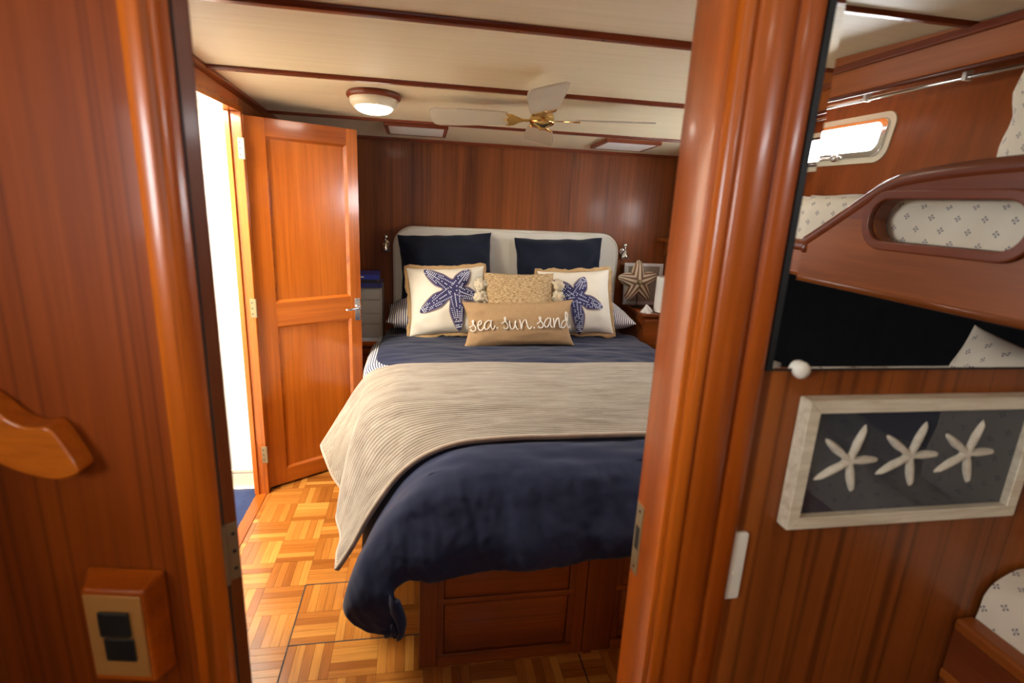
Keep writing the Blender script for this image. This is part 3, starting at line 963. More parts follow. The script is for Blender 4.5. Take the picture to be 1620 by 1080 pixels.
tag(do, 'navy blue cotton duvet hanging over the foot of the bed', 'duvet')
so = do.modifiers.new('thick', 'SOLIDIFY'); so.thickness = .012; so.offset = -1

# ribbed throw across the bed
RIB = 56
T_NEAR = resample([(BC, .676), (.25, .668), (.08, .646), (-.044, .577), (-.148, .446), (-.213, .328), (-.262, .250)])
T_MID = resample([(BC, .688), (.0, .688), (-.12, .675), (-.205, .620), (-.250, .520), (-.272, .400), (-.286, .280), (-.290, .225)])
T_FAR = resample([(BC, .686), (.0, .686), (-.12, .678), (-.206, .652), (-.268, .588), (-.331, .487), (-.385, .400), (-.420, .345)])
TKEYS = [(0.0, T_NEAR), (.50, T_MID), (.62, T_MID), (1.0, T_FAR)]
def throw(u, v, lift=0.0, rib=1.0):
    e = 2*u-1; sx = -1 if e < 0 else 1
    a = abs(e)
    c = blend(TKEYS, v, a)
    c2 = blend(TKEYS, v, min(1, a+.004)); c1 = blend(TKEYS, v, max(0, a-.004))
    t = (c2-c1).normalized(); n = Vector((t.y, -t.x, 0))
    if n.y < 0 and abs(n.y) > .2: n = -n
    if abs(n.y) <= .2 and n.x > 0: n = -n
    x = c.x if sx < 0 else 2*BC-c.x
    ds = .69-c.y
    yn = 1.645+.010*math.sin(x*3.0); yf = 2.440+.010*math.sin(x*2.2+1)
    y = yn+(yf-yn)*v
    h = sm(.05, .42, ds)
    y -= .13*h*sm(.45, 1, v)
    y -= .045*h*sm(.4, 0, v)
    ripple = (.010+.012*math.sin(v*17+1.5))*h*sm(.0, .2, v)
    b = .0050*abs(math.sin(v*RIB*math.pi))*rib+lift+ripple
    wr = .008*noise.noise(Vector((x*2.2, y*5, 3.1)))+.004*noise.noise(Vector((x*5, y*8, 8)))
    return (x+(n.x*b if sx < 0 else -n.x*b), y, c.y+n.y*b+wr*(1-h)), (x, y)
tw = MB(); tw.grid(180, RIB*5, throw)
to = obj('throw_blanket', tw, M['throw'], smooth=True)
tag(to, 'taupe corded throw blanket spread across the bed', 'blanket')
so = to.modifiers.new('thick', 'SOLIDIFY'); so.thickness = .007; so.offset = 0
# bound hems of the throw
def hem(v):
    pts = [Vector(throw(i/200, v, .000, 0)[0]) for i in range(201)]
    return MB().tube(pts, .010, 8)
obj('near_hem', hem(0.0), M['throw_edge'], to, smooth=True)
obj('far_hem', hem(1.0), M['throw_edge'], to, smooth=True)
obj('side_hem', MB().tube([Vector(throw(0, k/60, .002, 0)[0]) for k in range(61)], .008, 8), M['throw_edge'], to, smooth=True)

# headboard
hbm = MB()
HX0, HX1, HZ0, HZ1 = -.155, 1.308, .42, 1.272
ho = rrect(HX0, HX1, HZ0, HZ1, .125, 10)
hbm.prism(ho, 3.425, 3.495, 'y')
hbo = thing('headboard', 'padded cream headboard with rounded corners', 'headboard')
obj('padded_panel', hbm, M['headboard'], hbo, bevel=.015, seg=4)
edge_pts = [Vector((p[0], 3.424, p[1])) for p in rrect(HX0+.012, HX1-.012, HZ0, HZ1-.012, .115, 10)]
obj('piping', MB().tube(edge_pts+[edge_pts[0]], .004, 6), M['headboard'], hbo, smooth=True)
for k in (.25, .5, .75):
    x = HX0+(HX1-HX0)*k
    obj('seam', MB().box(x-.0015, x+.0015, 3.4235, 3.426, .7, HZ1-.002), M['headboard'], hbo)

# ------------------------------------------------------------------ cushions
def cushion_fn(w, h, t, pinch=.05, p=2.6, q=.55, seed=0, wr=.006):
    def front(x, z):
        u = max(-1, min(1, x/(w/2))); v = max(-1, min(1, (z-h/2)/(h/2)))
        e = (1-abs(u)**8)*(1-abs(v)**8)
        y = t/2*((1-abs(u)**p)*(1-abs(v)**p))**q
        y += wr*noise.noise(Vector((u*2.5+seed, v*2.5, -3+seed)))*e*2+wr*.6*noise.noise(Vector((u*7+seed, v*7, -3)))*e
        return -y
    def P(u, v, side):
        x = u*w/2*(1-pinch*(1-v*v)*abs(u)**2)
        z = h/2+v*h/2*(1-pinch*(1-u*u)*abs(v)**2)
        y = t/2*((1-abs(u)**p)*(1-abs(v)**p))**q
        e = (1-abs(u)**8)*(1-abs(v)**8)
        y += wr*noise.noise(Vector((u*2.5+seed, v*2.5, side*3+seed)))*e*2
        y += wr*.6*noise.noise(Vector((u*7+seed, v*7, side*3)))*e
        x += .4*wr*noise.noise(Vector((v*3+seed, u*2, 1))); z += .4*wr*noise.noise(Vector((u*3+seed, v*2, 7)))
        return (x, y*side, z)
    return front, P
def cushion_mesh(w, h, t, n=28, **kw):
    front, P = cushion_fn(w, h, t, **kw)
    mb = MB()
    def mp(a): return math.sin((a*2-1)*math.pi/2)
    for side in (-1, 1):
        mb.grid(n, n, lambda u, v: (P(mp(u), mp(v), side), (mp(u)*w/2, mp(v)*h/2+h/2)), flip=(side > 0))
    m = mb.mesh('cushion')
    bm = bmesh.new(); bm.from_mesh(m)
    bmesh.ops.remove_doubles(bm, verts=bm.verts, dist=.0004)
    bmesh.ops.recalc_face_normals(bm, faces=bm.faces)
    bm.to_mesh(m); bm.free()
    return m, front, P
def flange_mesh(w, h, fw, P, seed=0):
    """frayed flat border round the cushion seam"""
    mb = MB()
    n = 26
    path = []
    for k in range(n): path.append((-1+2*k/n, -1))
    for k in range(n): path.append((1, -1+2*k/n))
    for k in range(n): path.append((1-2*k/n, 1))
    for k in range(n): path.append((-1, 1-2*k/n))
    m = len(path)
    ins = []; outs = []
    for i, (u, v) in enumerate(path):
        p = Vector(P(u*.985, v*.985, -1)); p.y = 0
        d = Vector((u if abs(u) > .999 else 0, 0, v if abs(v) > .999 else 0))
        d.normalize()
        g = fw*(1+.75*noise.noise(Vector((i*.23+seed, seed, 0)))+.3*noise.noise(Vector((i*.8, seed, 3))))
        q = p+d*g; q.y = .010*noise.noise(Vector((i*.3, 2, seed)))
        ins.append(p); outs.append(q)
    vs = [tuple(p) for p in ins+outs]
    th = .003
    vs += [(p[0], p[1]+th, p[2]) for p in vs]
    fs = []
    for i in range(m):
        j = (i+1) % m
        fs += [(i, j, m+j, m+i), (2*m+i, 2*m+j, 3*m+j, 3*m+i), (m+i, m+j, 3*m+j, 3*m+i), (i, j, 2*m+j, 2*m+i)]
    return mb.add(vs, fs)

# striped sleeping pillows lying flat at the head
def flat_pillow(x, label):
    m, f, P = cushion_mesh(.72, .33, .20, pinch=.03, seed=x, wr=.010)
    o = obj('sleeping_pillow', m, M['ticking'], smooth=True)
    o.rotation_euler = (math.radians(-84), 0, 0)
    o.location = (x, 3.085, .745)
    return tag(o, label, 'pillow', 'striped sleeping pillows')
flat_pillow(.178, 'navy striped sleeping pillow lying under the cushions, side near the open door')
flat_pillow(.978, 'navy striped sleeping pillow lying under the cushions, side near the framed star')

def upright(name, loc, w, h, t, mat, lean, roll, label, cat='cushion', group=None, yaw=0, **kw):
    m, f, P = cushion_mesh(w, h, t, **kw)
    r = thing(name, label, cat, loc, (math.radians(-lean), math.radians(-roll), math.radians(yaw)), group)
    obj('cover', m, M[mat], r, smooth=True)
    return r, f, P
upright('navy_pillow', (.182, 3.315, .828), .575, .415, .15, 'navy_dark', 8, 3.2, 'plain navy pillow leaning on the headboard behind the cushion by the door', 'pillow', 'plain navy pillows', pinch=.06, seed=2, wr=.016)
upright('navy_pillow', (.892, 3.315, .828), .575, .415, .15, 'navy_dark', 8, 1.8, 'plain navy pillow leaning on the headboard behind the cushion by the framed star', 'pillow', 'plain navy pillows', pinch=.06, seed=5, wr=.016)

def star_cushion(loc, w, h, lean, roll, label, cen, tips, hb, ht, seed):
    r, f, P = upright('starfish_cushion', loc, w, h, .15, 'star_cloth', lean, roll, label, 'cushion', 'blue starfish cushions', pinch=.075, seed=seed, wr=.008)
    obj('jute_flange', flange_mesh(w, h, .024, P, seed), M['jute'], r, smooth=True)
    yf = lambda e: (lambda x, z: f(x, z)-e)
    def pt(a): return (a[0], a[1])
    obj('outline', star(cen, tips, ht+.007, hb+.007, h=.0006, yfun=yf(.0050)), M['star_edge'], r, smooth=True)
    obj('starfish_print', star(cen, tips, ht, hb, h=.0012, yfun=yf(.0068)), M['star_blue'], r, smooth=True)
    bd = MB(); c = Vector(cen); rr = random.Random(seed)
    for t in tips:
        d = Vector(t)-c; L = d.length; d.normalize(); pr = Vector((-d.y, d.x))
        k = .10*L
        while k < L*.95:
            hwid = ht+(hb-ht)*max(0, 1-k/L)*1.35
            rows = [0, -.45, .45] if k < .45*L else [0, -.38, .38, -.72, .72]
            for ro in rows:
                if rr.random() < .16: continue
                q = c+d*k+pr*hwid*ro
                a, b = (.0040, .0028) if ro == 0 else (.0026, .0034)
                y = f(q.x, q.y)-.0095
                vs = []
                for e1, e2 in ((-1, -1), (1, -1), (1, 1), (-1, 1)):
                    p = q+d*a*e1+pr*b*e2
                    vs.append((p.x, y, p.y))
                bd.add(vs, [(0, 1, 2, 3)])
            k += .0105
    o = obj('stitching', bd, M['star_bead'], r); o['kind'] = 'stuff'
    return r
k = .000445
def z2(p): return ((p[0]-560)*k, (1040-p[1])*k)
star_cushion((.177, 3.035, .682), .452, .402, 20, 3.0, 'cream cushion with a blue starfish, the one by the open door', z2((645, 475)),
             [z2(p) for p in ((275, 195), (855, 205), (960, 590), (690, 1000), (200, 745))], .050, .014, 3)
k2 = .0037/5.141
def z3(p): return ((p[0]-700)*k2, (905-p[1])*k2)
star_cushion((.952, 3.045, .682), .455, .402, 20, 2.6, 'cream cushion with a blue starfish, the one by the framed star', z3((672, 600)),
             [z3(p) for p in ((500, 445), (770, 425), (905, 690), (703, 900), (500, 625))], .047, .014, 9)

# woven cushion with tassels
r, f, P = upright('tassel_cushion', (.575, 2.945, .680), .405, .385, .14, 'woven', 14, .5, 'woven jute cushion with cream tassels along its sides', 'cushion', pinch=.05, seed=11, wr=.006)
for sx in (-1, 1):
    for i in range(5):
        z = .355*(.14+.185*i)
        tm = MB()
        cx = sx*(.405/2+.012)
        rad = .030
        prof_ = []
        vs = []
        rr = random.Random(i*7+sx)
        def tas(u, v):
            th = u*2*math.pi; ph = v*math.pi
            rr_ = rad*(.95+.75*noise.noise(Vector((math.cos(th)*2.2+i*3, math.sin(th)*2.2+sx*5, v*5)))+.35*noise.noise(Vector((math.cos(th)*7+i*3, math.sin(th)*7, v*14))))
            return (cx+sx*.010+rr_*math.sin(ph)*math.cos(th)*1.15, -.015+rr_*.75*math.sin(ph)*math.sin(th), z+rr_*1.05*math.cos(ph)), (u, v)
        tm.grid(28, 18, tas)
        obj('tassel', tm, M['tassel'], r, smooth=True)

# lumbar cushion with lettering
r, f, P = upright('lettered_cushion', (.560, 2.850, .660), .635, .262, .14, 'burlap', 15, 2.0, 'burlap lumbar cushion lettered sea. sun. sand', 'cushion', pinch=.11, seed=21, wr=.006)
L_ = [[(105,362),(138,348),(163,305),(160,280),(146,284),(158,322),(181,362),(178,398),(150,412),(126,404),(126,384)],
      [(205,345),(248,328),(264,296),(246,279),(222,308),(214,360),(236,400),(270,392),(294,358)],
      [(386,296),(352,278),(312,306),(296,352),(310,390),(344,380),(378,330),(390,274),(382,335),(392,380),(414,384),(434,345)],
      [(515,318),(548,302),(574,265),(570,243),(554,250),(572,292),(602,338),(598,372),(570,388),(548,376),(550,360)],
      [(622,284),(628,345),(645,388),(672,384),(692,345),(702,286),(704,345),(716,385),(738,392)],
      [(758,268),(768,325),(778,395),(786,330),(810,284),(834,277),(850,318),(864,372),(888,388),(910,358)],
      [(985,325),(1014,308),(1040,262),(1033,240),(1017,248),(1036,288),(1068,332),(1060,368),(1030,380),(1008,370),(1010,352)],
      [(1166,260),(1134,254),(1096,290),(1086,335),(1104,370),(1136,356),(1160,306),(1174,254),(1168,315),(1180,364),(1202,370)],
      [(1212,254),(1219,310),(1224,375),(1234,318),(1260,264),(1284,256),(1293,310),(1302,362),(1324,376)],
      [(1402,288),(1370,280),(1336,310),(1326,355),(1346,381),(1380,356),(1404,290),(1415,212),(1402,172),(1387,195),(1390,270),(1412,345),(1436,382),(1458,350)]]
K = .000435
def tl(p):
    x = (p[0]-778)*K*.965; z = (640-(p[1]+.018*(p[0]-130)))*K*.98
    return x, z
def stroke(pts):
    c = cr([(*tl(p), 0) for p in pts], 5)
    return [Vector((q.x, f(q.x, q.y)-.0075, q.y)) for q in c]
for pts in L_:
    obj('letter', MB().tube(stroke(pts), .0031, 6), M['white_thread'], r, smooth=True)
for p in ((460, 376), (942, 377)):
    x, z = tl(p)
    obj('full_stop', MB().lathe([(.0045, 0), (.004, -.003), (.002, -.004)], (x, f(x, z)-.0055, z), 10, 'y'), M['white_thread'], r)

# ------------------------------------------------------------------ night stands and what stands on them
ns = thing('nightstand', 'low teak nightstand between the open door and the bed', 'nightstand')
obj('carcass', MB().box(-.715, -.245, 3.17, 3.495, 0, .585), M['base_z'], ns)
obj('top', MB().box(-.725, -.238, 3.145, 3.495, .585, .612), M['teak_x'], ns, bevel=.004)
for z0, z1 in ((.36, .57), (.12, .34)):
    o = obj('drawer_front', MB().box(-.70, -.26, 3.158, 3.171, z0, z1), M['teak_x'], ns, bevel=.003)
    obj('knob', MB().lathe([(.006, 0), (.006, -.010), (.012, -.014), (.010, -.022), (.003, -.024)], (-.48, 3.158, (z0+z1)/2), 14, 'y'), M['old_brass'], o, smooth=True)
tb = thing('tray', 'flat white tray under the taupe drawer tower', 'tray', (-.36, 3.28, .612))
obj('tray_base', MB().box(-.19, .145, -.130, .155, 0, .006), M['clear_white'], tb, bevel=.002)
for a in ((-.19, .145, -.130, -.123), (-.19, .145, .148, .155), (-.19, -.183, -.123, .148), (.138, .145, -.123, .148)):
    obj('rim', MB().box(*a, .006, .022), M['clear_white'], tb, bevel=.001)
dt_ = thing('drawer_tower', 'taupe desktop tower of small drawers on the nightstand', 'drawer unit', (-.345, 3.30, .618))
obj('case', MB().box(-.16, .135, -.10, .12, 0, .305), M['taupe'], dt_, bevel=.005)
for n, (a, b) in enumerate(((.008, .090), (.094, .152), (.156, .232), (.240, .298))):
    o = obj('drawer', MB().box(-.152, .127, -.112, -.100, a, b), M['taupe'], dt_, bevel=.003)
    obj('finger_pull', MB().box(-.05, .03, -.116, -.111, b-.016, b-.006), M['taupe'], o, bevel=.002)
def mkbook(name, loc, w, d, h, mat, label, rz, title=None):
    b = thing(name, label, 'book', loc, (0, 0, math.radians(rz)), 'books on the drawer tower')
    obj('pages', MB().box(-w/2+.004, w/2-.004, -d/2+.006, d/2-.004, .003, h-.003), M['pages'], b)
    obj('cover', MB().box(-w/2, w/2, -d/2, d/2, h-.003, h), M[mat], b)
    obj('cover', MB().box(-w/2, w/2, -d/2, d/2, 0, .003), M[mat], b)
    obj('spine', MB().box(-w/2, w/2, -d/2-.002, -d/2+.003, 0, h), M[mat], b, bevel=.001)
    if title:
        for i in range(title):
            x = -w/2+.03+i*.028
            obj('title_block', MB().box(x, x+.020, -d/2-.0026, -d/2-.0018, h*.38, h*.66), M['white_thread'], b)
    return b
mkbook('book', (-.345, 3.28, .925), .27, .19, .026, 'book_navy', 'navy hardback at the bottom of the stack', 1, 3)
mkbook('book', (-.352, 3.285, .951), .245, .18, .022, 'book_dark', 'dark hardback in the middle of the stack', -2, None)
mkbook('book', (-.350, 3.28, .973), .250, .185, .028, 'book_blue', 'bright blue hardback on top of the stack', 2, 5)

nr_ = thing('nightstand', 'tall teak nightstand under the shell star', 'nightstand')
obj('carcass', MB().box(1.390, 1.735, 3.12, 3.495, 0, .785), M['base_z'], nr_)
obj('top', MB().box(1.384, 1.738, 3.105, 3.495, .785, .806), M['base_x'], nr_, bevel=.004)
for z0, z1 in ((.54, .765), (.28, .51)):
    o = obj('drawer_front', MB().box(1.402, 1.72, 3.108, 3.121, z0, z1), M['base_x'], nr_, bevel=.003)
    obj('knob', MB().lathe([(.006, 0), (.006, -.010), (.012, -.014), (.010, -.022), (.003, -.024)], (1.60, 3.108, (z0+z1)/2), 14, 'y'), M['old_brass'], o, smooth=True)
pfr = thing('framed_picture', 'pale grey picture frame leaning on the wall behind the shell star', 'picture', (1.505, 3.42, .806), (math.radians(-6), 0, 0))
for a in ((-.135, .135, 0, .022), (-.135, .135, .258, .28), (-.135, -.113, .022, .258), (.113, .135, .022, .258)):
    obj('frame_rail', MB().box(a[0], a[1], -.012, .012, a[2], a[3]), M['clear_white'], pfr, bevel=.002)
obj('print', MB().box(-.113, .113, -.002, .004, .022, .258), M['taupe'], pfr)
gpm = MB(); gpm.add([(-.113, -.005, .022), (.113, -.005, .022), (.113, -.005, .258), (-.113, -.005, .258)], [(0, 1, 2, 3)])
obj('glass_pane', gpm, M['glass'], pfr)
ss = thing('star_ornament', 'brown and cream shell starfish ornament on a pin stand', 'ornament', (1.430, 3.33, .806), (math.radians(-5), 0, 0))
tips = [(.142*math.cos(math.radians(a)), .168+.142*math.sin(math.radians(a))) for a in (92, 168, 236, 306, 20)]
obj('star', star((0, .165), tips, .022, .058, h=.030, both=True), M['shellstar'], ss, smooth=True)
obj('centre_stone', MB().lathe([(.020, 0), (.018, -.010), (.010, -.018), (.003, -.020)], (0, -.026, .165), 16, 'y'), M['old_brass'], ss, smooth=True)
obj('pin', MB().tube([(0, 0, .0), (0, 0, .10)], .003, 8), M['black'], ss)
obj('foot', MB().lathe([(.040, 0), (.040, .006), (.010, .010)], (0, 0, 0), 20), M['black'], ss)
rl = thing('paper_roll', 'white paper roll standing beside the shell star', 'paper roll', (1.535, 3.17, .806))
obj('roll', MB().lathe([(.018, .004), (.052, .004), (.052, .225), (.018, .225)], (0, 0, 0), 32), M['paper'], rl, bevel=.002)
obj('core', MB().lathe([(.0175, .0), (.0175, .232)], (0, 0, 0), 20), M['taupe'], rl)
tm = MB()
def tis(u, v):
    a = u*2*math.pi; h = v
    r_ = .030*(1-h)**.8*(1+.5*math.sin(a*3+h*4))+.004*(1-h)
    return (r_*math.cos(a)-.010*h, r_*math.sin(a)*.7, .055*h), (u, v)
tm.grid(30, 10, tis)
o = obj('tissue', tm, M['paper'], smooth=True); o.location = (1.430, 3.15, .806)
tag(o, 'crumpled white tissue on the nightstand below the shell star', 'tissue')

# corner shelf at the far right
cs = thing('corner_shelf', 'small dark wall shelf in the corner above the shell star', 'shelf')
obj('shelf_board', MB().box(1.60, 1.74, 3.30, 3.50, 1.235, 1.255), M['base_x'], cs, bevel=.003)
obj('bracket', MB().prism([(3.50, 1.235), (3.34, 1.235), (3.50, 1.13)], 1.66, 1.68, 'x'), M['base_z'], cs)

# reading lights
def sconce(x, z, label):
    s = thing('reading_light', label, 'wall lamp', (x, 3.50, z), (0, 0, 0), 'chrome reading lights beside the headboard')
    obj('wall_plate', MB().lathe([(.026, 0), (.026, -.006), (.020, -.012), (.010, -.014)], (0, 0, 0), 24, 'y'), M['chrome'], s, smooth=True)
    obj('arm', MB().tube([(0, -.01, 0), (0, -.045, .004), (0, -.055, .022), (0, -.055, .040)], .006, 10), M['chrome'], s, smooth=True)
    obj('swivel', MB().lathe([(.004, .034), (.012, .040), (.014, .048), (.010, .056), (.004, .060)], (0, -.055, 0), 16), M['chrome'], s, smooth=True)
    sh = obj('shade', MB().lathe([(.028, -.052), (.026, -.036), (.018, -.016), (.012, -.004), (.008, .002), (.006, .002), (.010, -.006), (.022, -.036), (.024, -.052)], (0, -.060, .012), 24), M['chrome'], s, smooth=True)
    obj('bulb', MB().lathe([(.004, -.010), (.012, -.026), (.014, -.036), (.009, -.045), (.003, -.047)], (0, -.060, .012), 14), M['white'], sh, smooth=True)
    obj('switch', MB().lathe([(.004, -.012), (.004, -.022), (.002, -.024)], (0.012, 0, -.010), 10, 'y'), M['black'], s)
    return s
sconce(-.200, 1.155, 'chrome reading light between the open door and the headboard')
sconce(1.360, 1.155, 'chrome reading light above the shell star')

# ------------------------------------------------------------------ on the ceiling
TILT = math.atan(.05)
def dome(x, y, glow, label, group=None):
    t = thing('dome_lamp', label, 'ceiling lamp', (x, y, CZ(y)), (-TILT, 0, 0), group)
    obj('wood_ring', MB().lathe([(.104, .0), (.108, -.006), (.106, -.016), (.098, -.022), (.086, -.022)], (0, 0, 0), 48), M['mahogany_x'], t, smooth=True)
    obj('white_rim', MB().lathe([(.094, -.018), (.096, -.024), (.092, -.040), (.082, -.052), (.074, -.054)], (0, 0, 0), 48), M['cream'], t, smooth=True)
    prof_ = [(.074*math.cos(a), -.052-.026*math.sin(a)) for a in [math.pi/2*i/8 for i in range(9)]]
    prof_[-1] = (.001, prof_[-1][1])
    obj('glass_dome', MB().lathe(prof_, (0, 0, 0), 48), M[glow], t, smooth=True, label='glowing white dome')
    return t
dome(-.178, 2.400, 'glow_bed', 'lit dome lamp on the ceiling above the open door')
dome(1.335, 2.400, 'glow_bed', 'added lit dome lamp on the ceiling, hidden behind the door post')  # unseen twin of the dome lamp, added for more bedroom light
dome(.66, -.20, 'glow_fore', 'lit dome lamp on the bunk cabin ceiling')

def vent(x, y, w, d, label):
    t = thing('ceiling_panel', label, 'ceiling panel', (x, y, CZ(y)), (-TILT, 0, 0), 'white framed ceiling panels')
    f_ = .020
    for a in ((-w/2-f_, w/2+f_, -d/2-f_, -d/2), (-w/2-f_, w/2+f_, d/2, d/2+f_), (-w/2-f_, -w/2, -d/2, d/2), (w/2, w/2+f_, -d/2, d/2)):
        obj('frame_rail', MB().box(*a, -.020, .002), M['mahogany_x'], t, bevel=.003)
    obj('white_panel', MB().box(-w/2, w/2, -d/2, d/2, -.019, .002), M['white'], t, bevel=.001)
    return t
vent(-.012, 3.115, .285, .25, 'white wood-framed ceiling panel close to the dome lamp')
vent(1.180, 3.155, .285, .25, 'white wood-framed ceiling panel beyond the fan')

# ceiling fan
fn = thing('ceiling_fan', 'small brass ceiling fan with four pale frosted blades', 'ceiling fan', (.497, 2.302, 1.777), (-math.atan(.09), 0, 0))
obj('canopy', MB().lathe([(.060, .075), (.060, .062), (.050, .046), (.030, .036)], (0, 0, 0), 32), M['brass'], fn, smooth=True)
obj('down_rod', MB().lathe([(.024, .050), (.024, .02)], (0, 0, 0), 16), M['brass'], fn)
obj('motor_housing', MB().lathe([(.012, .040), (.036, .032), (.046, .018), (.050, .004), (.046, -.006), (.052, -.010), (.048, -.018), (.030, -.026), (.018, -.034), (.004, -.038)], (0, 0, 0), 36), M['brass'], fn, smooth=True)
PITCHB = math.radians(13)
def blade(ang):
    b = MB()
    L0, L1, W = .140, .455, .072
    outl = []
    for x_, w_ in ((L0, .052), (L0+.05, .058), (.36, W), (.43, W-.001), (.448, W-.010), (L1, W-.030)): outl.append((x_, w_))
    poly = [(x_, -w_) for x_, w_ in outl]+[(x_, w_) for x_, w_ in outl[::-1]]
    b.prism(poly, -.003, .003)
    o = obj('blade', b, M['acrylic'], fn, bevel=.0015)
    o.rotation_euler = (Matrix.Rotation(ang, 3, 'Z') @ Matrix.Rotation(PITCHB, 3, 'X')).to_euler()
    ir = MB()
    fork = [(.040, -.010), (.075, -.008), (.095, -.020), (.120, -.045), (.150, -.050), (.138, -.028), (.142, -.010), (.158, 0), (.142, .010), (.138, .028), (.150, .050), (.120, .045), (.095, .020), (.075, .008), (.040, .010)]
    ir.prism(fork, -.0075, -.0032)
    obj('blade_iron', ir, M['brass'], o, bevel=.001)
    for p in ((.135, -.042), (.135, .042), (.150, 0)):
        obj('screw', MB().lathe([(.004, 0), (.003, -.003)], (p[0], p[1], -.0075), 8), M['brass'], o)
for k_ in range(4): blade(math.radians(-10+90*k_))

# ------------------------------------------------------------------ the bunk cabin (real bunks, seen in the mirror)
MP = .69
def ry(v): return 2*MP-v             # depth in the mirror -> place in the cabin
HB0, HB1 = 1.56, 1.66                # hull side leans outwards
def hx(z): return 1.53+.16*(z-1.0)
yv0, yv1 = ry(2.62), ry(1.79)        # port opening
pz0, pz1 = 1.668, 1.802
def hullquad(mb, ya, yb, za, zb, th=.04):
    v = [(hx(za), ya, za), (hx(za), yb, za), (hx(zb), yb, zb), (hx(zb), ya, zb),
         (hx(za)+th, ya, za), (hx(za)+th, yb, za), (hx(zb)+th, yb, zb), (hx(zb)+th, ya, zb)]
    return mb.add(v, [(0,1,2,3),(7,6,5,4),(0,4,5,1),(1,5,6,2),(2,6,7,3),(3,7,4,0)])
M['lining'] = cloth('added_black_lining', (.006, .006, .007), (.004, .004, .005), 1.0, 300, .3, 20, 0)  # near-black, stands in for the dark under the upper bunk
M['hull'] = wood('hull_teak', (.19, .040, .007), (.38, .095, .018), 'z', .36, .1, .5, .5)
wh = struct(obj('wall_bunk_side', hullquad(MB(), -2.0, .70, .0, pz0-.006), M['hull']), 'leaning teak hull side above the bunks')
obj('panel', hullquad(MB(), -2.0, .70, pz1+.006, 2.05), M['hull'], wh)
obj('panel', hullquad(MB(), yv1+.006, .70, pz0-.006, pz1+.006), M['hull'], wh)
obj('panel', hullquad(MB(), -2.0, yv0-.006, pz0-.006, pz1+.006), M['hull'], wh)
obj('added_dark_lining', hullquad(MB(), -1.99, .695, .64, 1.275, -.006), M['lining'], wh)  # black sheet added over the hull to darken the space under the bunk
# port: rounded frame ring on the leaning hull
w1 = thing('window_1', 'bright chrome-framed port in the hull side seen in the mirror', 'window', (0, 0, 0), kind='structure')
def ringhull(mb, o, i, d0, d1):
    n = len(o)
    v = [(hx(z)+d0, y, z) for y, z in o]+[(hx(z)+d0, y, z) for y, z in i]+[(hx(z)+d1, y, z) for y, z in o]+[(hx(z)+d1, y, z) for y, z in i]
    f_ = []
    for a in range(n):
        b = (a+1) % n
        f_ += [(a, b, n+b, n+a), (2*n+a, 2*n+b, 3*n+b, 3*n+a), (a, b, 2*n+b, 2*n+a), (n+a, n+b, 3*n+b, 3*n+a)]
    return mb.add(v, f_)
ou_ = rrect(yv0-.022, yv1+.022, pz0-.022, pz1+.022, .050, 8); in_ = rrect(yv0, yv1, pz0, pz1, .035, 8); in2 = rrect(yv0+.022, yv1-.026, pz0+.022, pz1-.014, .030, 8)
obj('outer_ring', ringhull(MB(), ou_, in_, -.006, .045), M['cream'], w1, bevel=.002)
obj('chrome_frame', ringhull(MB(), in_, in2, -.014, .030), M['chrome'], w1, bevel=.003)
g_ = MB(); g_.add([(hx(z)+.02, y, z) for y, z in in2], [tuple(range(len(in2)))])
obj('glass_pane', g_, M['glass'], w1)
obj('latch_bar', MB().tube([(hx(pz0)-.020, yv0+.1, pz0+.004), (hx(pz0)-.020, yv1-.22, pz0+.004)], .006, 10), M['chrome'], w1, smooth=True)
obj('latch_knob', MB().lathe([(.006, 0), (.015, -.006), (.015, -.018), (.006, -.024)], (hx(pz0)-.012, yv1-.20, pz0+.004), 16, 'x'), M['chrome'], w1, smooth=True)
# valance board
vl = MB()
va = [(1.452, 1.850), (1.470, 1.850), (1.470, 2.06), (1.440, 2.06), (1.440, 1.872)]
n_ = len(va)
vl.prism([(a, b) for a, b in va], -2.0, .695, 'y')
val = struct(obj('trim_9', vl, M['bunk_y'], bevel=.003), 'teak valance board along the ceiling over the upper bunk', 'trim')
obj('top_moulding', MB().box(1.425, 1.442, -2.0, .695, 1.930, 1.952), M['mahogany_y'], val, bevel=.004)
obj('bottom_bead', MB().tube([(1.452, -2.0, 1.853), (1.452, .69, 1.853)], .008, 10), M['bunk_dark'], val, smooth=True)
rod = thing('curtain_rail', 'thin steel curtain rail under the valance', 'rail')
obj('rail', MB().tube([(1.500, -1.9, 1.840), (1.500, .65, 1.840)], .006, 10), M['chrome'], rod, smooth=True)
for yy in (ry(1.40), ry(1.75), ry(2.4)):
    obj('bracket', MB().box(1.488, 1.512, yy-.006, yy+.006, 1.832, 1.870), M['whiteplastic'], rod, bevel=.001)

# upper bunk
ub = thing('upper_bunk', 'upper bunk with a raised teak guard board and oval slot', 'bunk')
top = [(.695, 1.556), (.90, 1.548), (1.03, 1.535), (1.085, 1.522), (1.13, 1.500), (1.20, 1.456), (1.30, 1.395), (1.345, 1.372), (1.40, 1.362), (2.40, 1.360)]
topc = cr([(a, b, 0) for a, b in top], 6)
SY0, SY1, SZ0, SZ1 = .775, 1.110, 1.402, 1.492
slot = [(y, z) for y, z in rrect(SY0, SY1, SZ0, SZ1, .044, 8)]
BX0, BX1 = 1.030, 1.062
